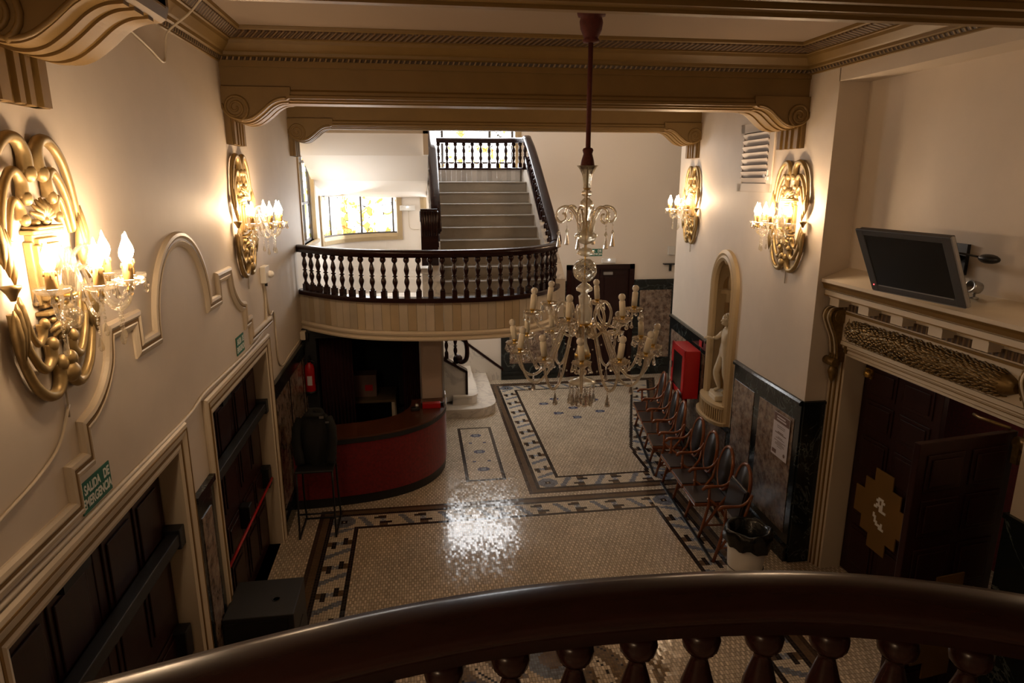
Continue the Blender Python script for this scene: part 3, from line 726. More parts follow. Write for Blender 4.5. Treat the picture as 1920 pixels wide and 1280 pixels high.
# far landing ----------------------------------------------------
CURV = [(-1.69,9.78),(-1.33,9.40),(-.98,9.10),(-.57,8.89),(.12,8.745),(.82,8.745),(1.3,8.86),(1.66,9.11),(1.93,9.47),(2.10,9.90)]
cs = [Vector((p.x,p.y,0)) for p in spline([Vector((a,b_,0)) for a,b_ in CURV], 8)]
ZL, ZK, ZR = 2.27, 2.56, 3.25          # landing, kerb top, rail top
cp = [(p.x,p.y) for p in cs]
land = sroot('floor_landing')
b = MB()
poly = cp + [(2.16,10.3),(2.16,9.9)][:1] + [(.28,10.3),(.28,11.3),(-1.69,11.3)]
b.prism(poly, lambda a,c_,d: (a,c_,d), 2.05, ZL); b.build('slab', M['white_marble'], land)
ext = cp + [(2.18,10.2),(2.22,10.6)]
b = MB(); b.plan(ext, [(-.02,2.03),(-.055,2.04),(-.06,2.06),(-.035,2.08),(-.04,2.10),(-.06,2.115),(-.065,2.14),(-.03,2.165),(.05,2.17),(.05,2.03)]); b.build('cornice_moulding', M['cream_trim'], land)
# marble slips of the fascia, each its own tint
def slips(name, pts, z0, z1, width, parent, cols, out=-.028):
    q = resample([Vector((p[0],p[1],0)) for p in pts], width); b = MB(); tint = []
    rr = random.Random(11)
    for a, c_ in zip(q, q[1:]):
        d = (c_-a); g = d*.012
        k = len(b.f); b.plan([((a+g).x,(a+g).y),((c_-g).x,(c_-g).y)], [(out,z0),(.04,z0),(.04,z1),(out,z1)])
        t = rr.choice(cols); j = rr.uniform(.85,1.1); tint += [tuple(x*j for x in t)]*(len(b.f)-k)
    o = b.build(name, M['slips'], parent)
    at = o.data.color_attributes.new('tint', 'FLOAT_COLOR', 'CORNER')
    for p in o.data.polygons:
        for li in p.loop_indices: at.data[li].color = (*tint[p.index], 1)
    return o
CRM = [(.60,.50,.37),(.61,.52,.39),(.58,.49,.37),(.57,.46,.31),(.53,.41,.26),(.60,.51,.40),(.55,.47,.36),(.62,.54,.42)]
slips('marble_slips', ext, 2.17, ZK, .118, land, CRM)
bal = thing('landing_balustrade', 'dark turned wooden balustrade curving around the far stair landing', 'balustrade', (0,0,ZK))
b = MB(); b.plan(ext[:-1], [(p,q+ZK-ZK) for p,q in BASEP]); b.build('base_rail', M['mahog'], bal)
b = MB(); b.sweep([(p.x,p.y,ZR-ZK-.012) for p in cs], RAILP, smooth=True); b.build('handrail', M['mahog'], bal)
L_ = resample(cs, .158)
for i, p in enumerate(L_[:-1]):
    if i == 0: continue
    t = L_[i+1]-L_[i-1]; inst('baluster', BAL, bal, (p.x,p.y,.06), (0,0,math.atan2(t.y,t.x)))
# main flight ----------------------------------------------------
st = thing('upper_staircase', 'grey marble flight of stairs rising behind the curved balustrade', 'staircase', (0,0,ZL))
SX0, SX1, G, RI, SY = .36, 2.02, .28, .1833, 9.76
for i in range(10):
    y0 = SY+G*i; z = ZL+RI*(i+1) - ZL
    b = MB(); y1 = y0+G+.02 if i < 9 else 13.2
    b.box(SX0, SX1, y0-.025, y1, z-.025, z)
    b.build('tread', M['tread'], st, bevel=.008)
    b = MB(); b.box(SX0, SX1, y0, y0+.03, z-RI, z-.025); b.build('riser', M['tread'], st)
zt = lambda y: ZL+RI+(y-SY)*RI/G                       # nosing line
b = MB()
b.prism([(SY-.1,ZL-.2),(SY-.1,ZL),(SY+.1,ZL-.05),(12.28,zt(12.28)-.26),(13.2,4.05),(13.2,3.88),(12.3,3.84),(10.1,2.30)], lambda a,c_,d: (d,a,c_-ZL), SX0, SX1); b.build('soffit', M['white_plaster'], st)
b = MB()
for x0, x1 in ((.22,SX0),(SX1,2.20)):
    b.prism([(SY-.06,2.10),(SY-.06,ZL+.42),(12.3,zt(12.3)+.20),(13.2,zt(12.3)+.21),(13.2,3.80),(12.3,3.76),(10.0,2.10)], lambda a,c_,d: (d,a,c_-ZL), x0, x1)
b.build('string_wall', M['white_marble'], st)
# stair railing (right side), upper rail and left rail
sr = thing('stair_railing', 'dark sloping stair railing with carved balusters, right of the grey steps', 'railing', (0,0,ZL))
path = [Vector((2.10,9.90,3.238)),Vector((2.12,10.12,3.37)),Vector((2.11,10.6,3.69)),Vector((2.09,12.0,4.61)),Vector((2.07,12.55,4.92))]
pth = spline(path, 6)
b = MB(); b.sweep([(p.x,p.y,p.z-ZL) for p in pth], RAILP, smooth=True); b.build('handrail', M['mahog'], sr)
b = MB(); b.prism([(9.9,2.62),(9.9,2.74),(12.5,zt(12.5)+.30),(12.5,zt(12.5)+.17)], lambda a,c_,d: (d,a,c_-ZL), 2.03, 2.17); b.build('base_rail', M['mahog'], sr)
for k in range(17):
    y = 10.06+k*.148
    zb = 2.74+(y-9.9)*(zt(12.5)+.30-2.74)/2.6
    zt_ = min((abs(p.y-y), p.z) for p in pth)[1]-.09
    inst('baluster', BAL, sr, (2.10,y,zb-ZL), scale=(1,1,max(.5,(zt_-zb)/.53)))
ur = thing('upper_landing_balustrade', 'dark balustrade in front of the tall stained glass window at the top of the stairs', 'balustrade', (0,0,4.10))
up = spline([(.30,13.14,0),(1.2,13.14,0),(1.62,13.10,0),(1.90,12.96,0),(2.06,12.72,0),(2.07,12.55,0)], 6)
b = MB(); b.sweep([(p.x,p.y,.80) for p in up], RAILP, smooth=True); b.build('handrail', M['mahog'], ur)
b = MB(); b.plan([(p.x,p.y) for p in up], [(p,q*.7+.22) for p,q in BASEP]); b.build('base_rail', M['mahog'], ur)
q = resample(up, .158)
for p in q[1:-1]: inst('baluster', BAL, ur, (p.x,p.y,.26), scale=(1,1,.86))
ul = sroot('floor_upper_landing')
b = MB(); b.box(.22, 2.18, 12.5, 13.3, 3.86, 4.09); b.build('slab', M['white_marble'], ul)
slips('marble_slips', [(.3,13.10),(1.5,13.10),(1.8,13.0),(2.02,12.76)][:2]+[(1.75,13.04),(2.0,12.85)], 4.10, 4.33, .10, ul, [(.62,.58,.54),(.58,.54,.50),(.65,.61,.57)])
# left rail with scrolled newel
lr = thing('newel_railing', 'dark carved newel scroll on a white plinth with rising handrail, left of the grey steps', 'newel post', (.19,10.1,ZL))
off = Vector((.19,10.1,ZL))
b = MB(); b.sweep([Vector((.30,10.1,3.42))-off, Vector((.31,11.0,4.00))-off, Vector((.32,12.0,4.65))-off, Vector((.32,12.6,5.0))-off], RAILP, smooth=True); b.build('handrail', M['mahog'], lr)
b = MB(); b.prism([(10.25,2.90),(10.25,3.02),(12.5,zt(12.5)+.30),(12.5,zt(12.5)+.17)], lambda a,c_,d: (d-off.x,a-off.y,c_-off.z), .25, .36); b.build('base_rail', M['mahog'], lr)
for k in range(14):
    y = 10.4+k*.148
    zb = 3.02+(y-10.25)*(zt(12.5)+.30-3.02)/2.25; zz = 3.40+(y-10.1)*.645
    inst('baluster', BAL, lr, (.305-off.x,y-off.y,zb-off.z), scale=(1,1,(zz-zb-.06)/.53))
b = MB(); sp = [(10.32,3.55),(10.32,3.02)] + [(10.16-.16*math.sin(t)*1.0+.0, 2.96-.12*(1-math.cos(t))) for t in (0,.4,.8,1.2)] + [(9.985,3.0),(9.975,3.30),(9.96,3.60),(9.955,3.68),(10.0,3.72),(10.2,3.72),(10.29,3.68)]
b.prism([(a-off.y,c_-off.z) for a,c_ in sp], lambda a,c_,d: (d,a,c_), -.125, .125)
for s in (-1,1):
    b.tube([(s*.125, -.02+.09*(1-k/26)*math.cos(k*.55), 1.33+.09*(1-k/26)*math.sin(k*.55)) for k in range(24)], [.016-.0004*k for k in range(24)], 6)
for k in range(7):
    a = -.10+.033*k; b.tube([(a,-.135,1.06),(a,-.15,1.18),(a*1.1,-.155,1.32),(a*1.15,-.15,1.42)], [.012,.022,.026,.012], 6)
b.build('newel_scroll', M['mahog'], lr, bevel=.012)
b = MB(); b.box(-.13,.13,-.12,.30,0,.50); b.box(-.15,.15,-.14,.31,.50,.58); b.box(-.15,.15,-.14,.31,0,.06); b.build('plinth', M['white_marble'], lr, bevel=.012)
# sloping soffit of the flight that returns over the left windows
b = MB(); sf = [(10.27,4.80),(10.7,4.50),(11.65,4.12),(12.5,3.93),(13.38,3.80)]
b.prism([(a,c_) for a,c_ in sf]+[(a,c_+.16) for a,c_ in reversed(sf)], lambda a,c_,d: (d,a,c_), XL, .215)
b.box(.14,.215,10.27,12.2,4.5,6.4)
struct('ceiling_soffit', b, M['white_plaster'])
# ------------------------------------------------------------------ lower flight in the corner
ls = thing('lower_staircase', 'white marble stairs with rounded bottom step beside the red reception desk', 'staircase', (0,0,0))
def step(x1, y0, z0, z1, rad, name='step'):
    b = MB(); pts = [(-1.2,YB-.01),(x1,YB-.01)] + [(x1-rad+rad*math.cos(-a), y0+rad+rad*math.sin(-a)) for a in [k*PI/2/8 for k in range(9)]] + [(.36 if z0 < .1 else .55, y0),(.36 if z0 < .1 else .55,11.62),(-1.2,11.62)]
    b.prism(pts, lambda a,c_,d: (a,c_,d), z0, z1-.035)
    q = [(-1.2,YB-.01),(x1+.02,YB-.01)] + [(x1-rad+(rad+.02)*math.cos(-a), y0+rad+(rad+.02)*math.sin(-a)) for a in [k*PI/2/8 for k in range(9)]] + [(.36 if z0 < .1 else .55, y0-.02),(.36 if z0 < .1 else .55,11.62),(-1.2,11.62)]
    b.prism(q, lambda a,c_,d: (a,c_,d), z1-.035, z1)
    return b.build(name, M['white_marble'], ls)
step(1.33, 11.17, 0, .17, .42); step(1.00, 11.40, .17, .34, .17)
for i in range(2, 8):
    b = MB(); b.box(-1.6, 1.0-.29*(i-1), 11.62, YB-.01, .17*i, .17*(i+1)-.03); b.box(-1.6, 1.02-.29*(i-1), 11.62, YB-.01, .17*(i+1)-.03, .17*(i+1)); b.build('step', M['white_marble'], ls)
b = MB(); b.prism([(.80,.34),(.80,.74),(-.75,1.70),(-.75,.17),(.36,.17)], lambda a,c_,d: (a,d,c_), 11.48, 11.62); b.build('string_wall', M['white_marble'], ls)
b = MB(); b.prism([(.82,.74),(.82,.79),(-.75,1.76),(-.75,1.70)], lambda a,c_,d: (a,d,c_), 11.46, 11.64); b.box(.79,.83,11.46,11.64,.34,.78); b.build('string_capping', M['mahog'], ls)
b = MB(); hr = spline([(.66,11.55,1.02),(.71,11.55,.94),(.80,11.55,.97),(.83,11.55,1.10),(.81,11.55,1.30),(.72,11.55,1.48),(.5,11.55,1.66),(.2,11.55,1.86),(-.3,11.55,2.16)], 6)
b.tube(hr, .042, 10); b.sphere((.66,11.55,1.0), (.085,.075,.085), 14, 10); b.build('handrail_scroll', M['mahog'], ls)
for x in (.62,.46,.30):
    inst('baluster', BAL, ls, (x,11.55,.79+(.82-x)*.62), scale=(1,1,1.15))
b = MB(); b.prism([(1.72,.20),(1.72,.26),(-.4,1.92),(-.4,1.86)], lambda a,c_,d: (a,d,c_), YB-.03, YB); b.build('wall_skirting_rail', M['mahog'], ls)
b = MB(); b.prism([(1.68,0),(1.68,.22),(-.4,1.86),(-.4,1.0),(1.3,0)], lambda a,c_,d: (a,d,c_), YB-.015, YB-.002); b.build('marble_skirting', M['white_marble'], ls)
# ------------------------------------------------------------------ near landing with its railing (the camera stands here)
nl = sroot('floor_near_landing')
mir = [(x*1.0, 10.05-y) for x, y in CURV]                      # mirrored curve, then fitted to the near rail
NEAR = [(-1.69,.42),(-1.3,.74),(-.95,.95),(-.52,1.10),(-.07,1.215),(.36,1.255),(.87,1.215),(1.30,1.06),(1.66,.80),(1.93,.44),(2.10,0.0)]
ns = spline([Vector((a,b_,0)) for a,b_ in NEAR], 8)
b = MB(); b.prism([(p.x,p.y) for p in ns]+[(2.1,-3.9),(-1.69,-3.9)], lambda a,c_,d: (a,c_,d), 2.05, ZL); b.build('slab', M['white_marble'], nl)
slips('marble_slips', [(p.x,p.y) for p in reversed(ns)], 2.10, ZK, .118, nl, CRM)
nb = thing('foreground_balustrade', 'dark glossy curved balustrade crossing the bottom of the view, closest to the camera', 'balustrade', (0,0,ZK))
b = MB(); b.plan([(p.x,p.y) for p in ns], [(p,q) for p,q in BASEP]); b.build('base_rail', M['mahog'], nb)
b = MB(); b.sweep([(p.x,p.y,ZR-ZK-.012) for p in ns], [(p,q+.012) for p,q in RAILP], smooth=True); hr = b.build('handrail', M['mahog'], nb)
BALN = baluster_mesh(.53, 'turned_baluster_near', 1.12)
for i, p in enumerate(resample(ns, .150)[1:-1]):
    inst('baluster', BALN, nb, (p.x,p.y,.06), (0,0,0))
# ------------------------------------------------------------------ crystal bits shared by all lamps
def drop_mesh(name, h=.055, r=.013, n=6):
    b = MB(); b.lathe([(.0,0),(.003,-.004),(r*.55,-h*.4),(r,-h*.74),(r*.72,-h*.92),(0,-h)], n, smooth=False); b.sphere((0,0,.004), .005, 6, 4); return b.mesh(name, M['drop'])
def prism_drop(name, h=.11, r=.022):
    b = MB(); b.sphere((0,0,.012), .008, 6, 4); b.sphere((0,0,-.004), .009, 6, 4); b.lathe([(.004,-.012),(r*.5,-h*.45),(r,-h*.93),(r*.55,-h),(0,-h)], 5, smooth=False); return b.mesh(name, M['drop'])
def chain_drop(name, n=5):
    b = MB(); z = 0
    for k in range(n): b.sphere((0,0,z-.011), .0085 if k % 2 else .0065, 6, 4); z -= .019
    b.lathe([(.003,z),(.010,z-.025),(.015,z-.045),(.010,z-.062),(0,z-.068)], 6, smooth=False); return b.mesh(name, M['glass'])
DROP, PRISM, CHAIN = drop_mesh('crystal_drop'), prism_drop('prism_drop'), chain_drop('crystal_chain')
def dish_mesh(name, r, m):
    b = MB(); n = 24; prof = [(.008,-.012),(r*.5,-.006),(r*.85,.006),(r,.022),(r*.97,.026),(r*.8,.012),(r*.45,.0),(.008,-.004)]
    b.lathe(prof, n, flute=8, fl=.07); return b.mesh(name, m)
DISH = dish_mesh('drip_dish', .070, M['glass'])
DISH2 = dish_mesh('drip_dish_big', .073, M['amber_glass'])
def flame_mesh():
    b = MB(); b.lathe([(.010,0),(.020,.010),(.029,.036),(.027,.058),(.017,.084),(.008,.106),(.004,.126),(.0,.133)], 10); return b.mesh('bulb_flame', M['flame'])
FLAME = flame_mesh()
def candle_mesh(name, r, h, m, drips=True):
    b = MB(); b.lathe([(r,0),(r,h*.96),(r*.8,h),(0,h)], 12)
    if drips:
        for k in range(5):
            a = k*1.3; l = h*(.25+.12*(k%3)); b.tube([(r*math.cos(a),r*math.sin(a),h),(r*1.1*math.cos(a),r*1.1*math.sin(a),h-l*.6),(r*1.08*math.cos(a),r*1.08*math.sin(a),h-l)], [.003,.0045,.005], 5)
    return b.mesh(name, m)
CANDLE = candle_mesh('candle_sleeve', .022, .090, M['candle_tan'])
CANDLE2 = candle_mesh('candle_sleeve_cream', .0235, .112, M['candle'], False)
def cup_mesh(name, m):
    b = MB(); b.lathe([(.010,-.03),(.014,-.03),(.014,-.015),(.009,-.012),(.016,.004),(.018,.02),(.0,.02)], 10); return b.mesh(name, m)
CUP = cup_mesh('brass_cup', M['brass'])
BULB = MB().lathe([(.016,0),(.017,.006),(.025,.018),(.0275,.030),(.024,.044),(.014,.054),(0,.058)], 14).mesh('frosted_bulb', M['frost_bulb'])

# ------------------------------------------------------------------ gilded wall sconce
def make_sconce(label, loc, rotz, group):
    t = thing('wall_sconce', label, 'wall lamp', loc, rotz, group)
    b = MB()
    def arm(pts, r0, r1, s):
        q = spline([(.03, s*p[0]*1.2, p[1]) for k, p in enumerate(pts)], 7)
        n = len(q); b.tube(q, [r1+(r0-r1)*(1-i/(n-1))**1.3 for i in range(n)], 10, sq=1.0)
        b.sphere((.042, s*pts[0][0]*1.2, pts[0][1]), (r0*.9, r0*.92, r0*1.15), 12, 8)
    for s in (-1, 1):
        arm([(.042,.415),(.040,.50),(.075,.555),(.14,.555),(.21,.49),(.255,.38),(.278,.25),(.285,.13)], .034, .016, s)
        arm([(.085,.31),(.085,.385),(.13,.425),(.185,.37),(.225,.27),(.245,.14)], .028, .013, s)
        arm([(.115,.22),(.118,.275),(.15,.305),(.18,.25),(.205,.14)], .024, .010, s)
        arm([(.035,-.435),(.035,-.50),(.075,-.56),(.14,-.555),(.205,-.49),(.25,-.38),(.272,-.27),(.28,-.15)], .035, .016, s)
        arm([(.075,-.335),(.080,-.40),(.13,-.435),(.18,-.38),(.22,-.28),(.24,-.15)], .030, .013, s)
        arm([(.105,-.235),(.112,-.285),(.145,-.315),(.175,-.265),(.20,-.15)], .024, .010, s)
        # husks and side cups
        for k, dz in enumerate((-.06,0,.06)):
            b.lathe([(.004,-.10),(.020,-.05),(.026,.0),(.016,.07),(.002,.13)], 6, (.045, s*(.320+.026*(k-1)), .10+dz*.6))
            b.lathe([(.003,-.16),(.018,-.09),(.026,-.02),(.018,.05),(.004,.09)], 6, (.045, s*(.312+.026*(k-1)), -.20-dz*.4))
        b.lathe([(.010,-.05),(.022,-.02),(.036,.0),(.038,.012),(.0,.016)], 10, (.05, s*.335, -.045))
    b.sphere((.055,0,-.49), (.04,.05,.05), 12, 8); b.sphere((.06,0,-.42), (.03,.036,.036), 10, 8)
    b.build('gilt_scrollwork', M['gold'], t)
    b = MB()
    for (w_, h_, d_) in ((.115,.155,.035),(.098,.138,.055),(.078,.115,.07),(.055,.09,.06)):
        b.prism([(-w_,-h_),(-w_,h_*.8),(-w_*.8,h_*.8),(-w_*.8,h_),(w_*.8,h_),(w_*.8,h_*.8),(w_,h_*.8),(w_,-h_),(w_*.7,-h_),(w_*.7,-h_*1.12),(-w_*.7,-h_*1.12),(-w_*.7,-h_)], lambda a,c_,d: (d,a,c_), 0, d_)
    b.box(0,.06,-.125,.125,.155,.175); b.box(0,.075,-.105,.105,.175,.19); b.box(0,.06,-.11,.11,-.205,-.185)
    b.build('center_plaque', M['gold'], t, bevel=.006)
    for z, s in ((.21,1),(-.235,-1)):
        b = MB()
        for k in range(-3,4):
            a = k*.38; p0 = Vector((.03,0,z)); d = Vector((0,math.sin(a),s*math.cos(a)))
            b.tube([p0+d*.01+Vector((.02,0,0)), p0+d*.055+Vector((.028,0,0)), p0+d*.10+Vector((.012,0,0))], [.008,.018,.006], 7)
        b.sphere((.05,0,z), .02, 8, 6)
        for q in (-1,1): b.sphere((.035,q*.05,z-.005*s), (.02,.022,.016), 8, 6)
        b.build('shell', M['gold'], t)
    # glass body and hub
    b = MB(); rr = Matrix.Rotation(PI/2, 3, 'Y')
    b.lathe([(.0,-.20),(.02,-.195),(.042,-.17),(.05,-.14),(.04,-.11),(.025,-.095),(.03,-.08),(.042,-.06),(.042,-.045),(.0,-.04)], 14, (.10,0,-.085), flute=7, fl=.05)
    b.lathe([(.012,-.04),(.022,-.02),(.012,0),(.028,.05),(.03,.08),(.012,.12),(.022,.15),(.006,.18),(0,.19)], 12, (.10,0,-.085)); b.build('crystal_stem', M['glass'], t)
    b = MB(); b.tube([(.0,0,-.20),(.06,0,-.18),(.10,0,-.14)], .012, 8); b.lathe([(.032,-.05),(.036,-.04),(.032,-.03),(0,-.03)], 14, (.10,0,-.085)); b.build('brass_hub', M['brass'], t)
    for a in (-76,-38,0,38,76):
        ar = math.radians(a); R = .265
        X = lambda rr_, z: (.10+rr_*math.cos(ar), rr_*math.sin(ar), z-.085)
        b = MB(); q = spline([X(.02,-.045),X(.045,.06),X(.09,.085),X(.125,.02),X(.155,-.075),X(.205,-.115),X(.25,-.085),X(R,-.03)], 6)
        b.tube(q, .0085, 8); am = b.build('glass_arm', M['glass'], t)
        e = X(R, 0)
        inst('candle_cup', CUP, am, e); inst('drip_dish', DISH, am, (e[0],e[1],e[2]+.005))
        inst('candle', CANDLE, am, (e[0],e[1],e[2]+.012)); inst('lit_bulb', FLAME, am, (e[0],e[1],e[2]+.100))
        for k in range(4):
            d = k*PI/2+.4; inst('crystal_drop', DROP, am, (e[0]+.064*math.cos(d), e[1]+.064*math.sin(d), e[2]+.012))
        inst('crystal_chain', CHAIN, am, X(.205,-.122))
    # upper glass scrolls and swags of beads
    for a in (-50,0,50):
        ar = math.radians(a); X = lambda rr_, z: (.10+rr_*math.cos(ar), rr_*math.sin(ar), z-.06)
        b = MB(); q = spline([X(.02,-.03),X(.035,.09),X(.07,.145),X(.12,.15),X(.155,.11),X(.15,.065),X(.12,.06),X(.108,.085)], 6)
        b.tube(q, [.011-.004*i/(len(q)-1) for i in range(len(q))], 8); b.build('glass_scroll', M['glass'], t)
    for a0, a1 in ((-76,-38),(-38,0),(0,38),(38,76)):
        b = MB()
        p = [Vector((.10+.25*math.cos(math.radians(a)), .25*math.sin(math.radians(a)), -.09)) for a in (a0,a1)]
        for k in range(1,11):
            u = k/11; q = p[0].lerp(p[1],u); q.z -= .09*math.sin(PI*u); b.sphere(q, .0075, 6, 4)
        b.build('bead_swag', M['glass'], t)
    b = MB(); b.tube([(.012,.02,-.2),(.06,.0,-.30),(.05,.02,-.42),(.012,.015,-.55),(.008,.012,-.72)], .005, 6); b.build('flex', M['cable'], t)
    return t
SG = 'gilded crystal wall sconces'
s0 = make_sconce('gilded wall sconce with lit candle bulbs, largest one, cut off by the picture edge', (XL, 3.26, 3.76), 0, SG)
dup(s0, (XL, 6.86, 3.80), 0, 'gilded wall sconce with lit candle bulbs above the small white junction box', SG)
rot = lambda y: PI+math.atan2(wall_x(y-.2)-wall_x(y+.2), .4)*-1
dup(s0, (wall_x(6.72), 6.72, 3.76), PI-.03, 'gilded wall sconce with lit candle bulbs between the air vent and the television', SG)
dup(s0, (wall_x(9.95), 9.95, 3.76), PI-.1, 'gilded wall sconce with lit candle bulbs beyond the air vent, above the hose cabinet', SG)

# ------------------------------------------------------------------ chandelier
CX, CY = 1.30, 5.05
ch = thing('chandelier', 'large unlit crystal chandelier with cream candle sleeves hanging from a red sleeved rod', 'chandelier', (CX, CY, ZC))
def cl(prof, name, m, n=20, **k):
    b = MB(); b.lathe([(r_, z-ZC) for r_, z in prof], n, **k); return b.build(name, m, ch)
cl([(.012,5.42),(.014,5.36),(.05,5.35),(.085,5.335),(.105,5.315),(.10,5.29),(.075,5.285),(.085,5.25),(.078,5.20),(.055,5.15),(.05,5.14),(.06,5.13),(.058,5.115),(.02,5.11)], 'red_canopy_cup', M['rod_red'], flute=10, fl=.03)
cl([(.019,5.12),(.019,4.33)], 'red_rod_sleeve', M['rod_red'], 10)
cl([(.019,4.38),(.034,4.375),(.040,4.36),(.032,4.335),(.045,4.29),(.052,4.25),(.050,4.225),(.0,4.22)], 'red_tassel', M['rod_red'], flute=9, fl=.05)
cl([(.028,4.08),(.03,4.10),(.033,4.16),(.045,4.215),(.075,4.245),(.078,4.25),(.07,4.245),(.035,4.18),(.02,4.09)], 'glass_trumpet', M['glass'], flute=8, fl=.08)
cl([(.006,4.09),(.026,4.08),(.02,4.07),(.04,4.055),(.042,4.035),(.02,4.02),(.02,4.01),(.045,3.985),(.052,3.955),(.042,3.91),(.022,3.86),(.018,3.84),(.006,3.83)], 'glass_vase', M['amber_glass'], flute=8, fl=.03)
cl([(.03,3.84),(.034,3.80),(.04,3.76),(.085,3.735),(.092,3.72),(.075,3.69),(.04,3.665),(.012,3.655)], 'scroll_bowl', M['frosty'])
cl([(.012,3.66),(.012,3.635),(.045,3.625),(.066,3.605),(.066,3.585),(.04,3.57),(.012,3.56)], 'glass_knop', M['frosty'])
b = MB(); b.sphere((0,0,3.455-ZC), .092, 20, 14); cb = b.build('cut_glass_ball', M['glass'], ch); b = MB()
for s in (-1,1):
    for k in range(8):
        b.tube([(.0925*math.cos(th)*math.cos(k*PI/4+s*(th)*1.2), .0925*math.cos(th)*math.sin(k*PI/4+s*th*1.2), 3.455-ZC+.0925*math.sin(th)) for th in [(-1.2+2.4*i/14) for i in range(15)]], .0035, 5)
b.build('cut_lines', M['frosty'], cb)
cl([(.015,3.365),(.025,3.35),(.045,3.335),(.066,3.315),(.064,3.295),(.03,3.28),(.028,3.26),(.045,3.25),(.04,3.20),(.036,3.18),(.058,3.155),(.062,3.10),(.058,3.06),(.060,3.0),(.045,2.94),(.03,2.90),(.035,2.86),(.05,2.82),(.065,2.76),(.066,2.735),(.03,2.72),(.04,2.70),(.038,2.67),(.02,2.65),(.038,2.63),(.036,2.605),(.015,2.59),(.05,2.565),(.11,2.55),(.115,2.535),(.05,2.52),(.0,2.51)], 'glass_column', M['frosty'], flute=10, fl=.03)
b = MB(); b.tube([(0,0,4.3-ZC),(0,0,2.6-ZC)], .006, 6); b.lathe([(.03,2.74-ZC),(.066,2.745-ZC),(.066,2.775-ZC),(.03,2.80-ZC)], 14); b.lathe([(.03,3.0-ZC),(.07,3.005-ZC),(.07,3.03-ZC),(.03,3.04-ZC)], 14); b.lathe([(.006,4.085-ZC),(.028,4.083-ZC),(.028,4.074-ZC),(.006,4.07-ZC)],10); b.build('brass_core', M['brass'], ch)
cr = random.Random(5)
def chandelier_arm(deg, R, zd, pts, nd, tilt):
    a = math.radians(deg); X = lambda rr_, z: (rr_*math.sin(a), -rr_*math.cos(a), z-ZC)
    b = MB(); q = spline([X(*p) for p in pts], 6); b.tube(q, .0115, 8); am = b.build('glass_arm', M['amber_glass'], ch)
    e = X(R, zd)
    rt = (cr.uniform(-tilt,tilt), cr.uniform(-tilt,tilt), 0)
    inst('drip_dish', DISH2, am, e); inst('candle_cup', CUP, am, (e[0],e[1],e[2]+.03), (0,0,0), (1.2,1.2,1.1))
    inst('candle', CANDLE2, am, (e[0],e[1],e[2]+.045), rt)
    m_ = Matrix.Rotation(rt[1],3,'Y') @ Matrix.Rotation(rt[0],3,'X'); tip = m_ @ Vector((0,0,.110))
    inst('unlit_bulb', BULB, am, (e[0]+tip.x, e[1]+tip.y, e[2]+.045+tip.z), rt)
    for k in range(nd):
        d = 2*PI*k/nd+deg; inst('crystal_drop', DROP, am, (e[0]+.068*math.cos(d), e[1]+.068*math.sin(d), e[2]+.008), (0,0,d), (1.15,1.15,1.15))
    return am, X
for k in range(12):
    am, X = chandelier_arm(15+30*k, .555, 2.835, [(.05,2.95),(.10,3.02),(.17,2.98),(.24,2.82),(.31,2.66),(.40,2.585),(.48,2.62),(.535,2.73),(.555,2.83)], 7, .2)
    if k % 2 == 0: inst('prism_drop', PRISM, am, X(.40,2.56))
for k in range(6):
    am, X = chandelier_arm(30+60*k, .415, 3.115, [(.05,2.95),(.12,2.93),(.20,3.0),(.225,3.12),(.17,3.20),(.12,3.12),(.16,3.03),(.26,2.99),(.36,3.02),(.41,3.10)], 6, .12)
for k in range(6):
    a = math.radians(60*k+90); X = lambda rr_, z: (rr_*math.sin(a), -rr_*math.cos(a), z-ZC)
    b = MB(); q = spline([X(.05,3.73),X(.06,3.82),X(.10,3.91),X(.155,3.945),(X(.215,3.925)),X(.235,3.87),X(.205,3.83),X(.165,3.845),X(.165,3.885),X(.19,3.895)], 6)
    b.tube(q, [.014-.006*i/(len(q)-1) for i in range(len(q))], 8); am = b.build('scroll_arm', M['amber_glass'], ch)
    inst('crystal_chain', CHAIN, am, X(.215,3.82), scale=(1,1,.55)); inst('prism_drop', PRISM, am, X(.215,3.745), scale=(.9,.9,1.0))
for k in range(12):
    a = 2*PI*k/12; o = inst('prism_drop', PRISM, ch, (.10*math.cos(a), .10*math.sin(a), 2.50-ZC-.035), (0,0,a)); inst('crystal_chain', CHAIN, ch, (.10*math.cos(a),.10*math.sin(a),2.545-ZC), scale=(.8,.8,.35))
for k in range(6):
    a = 2*PI*k/6+.3; inst('prism_drop', PRISM, ch, (.05*math.cos(a), .05*math.sin(a), 2.46-ZC), (0,0,a))
for k in range(6):
    b = MB(); a0, a1 = math.radians(15+60*k), math.radians(75+60*k)
    for j in range(1,14):
        u = j/14; a = a0+(a1-a0)*u; rr_ = .50-.18*math.sin(PI*u); b.sphere((rr_*math.sin(a), -rr_*math.cos(a), 2.80-ZC-.10*math.sin(PI*u)), .008, 6, 4)
    b.build('bead_swag', M['glass'], ch)
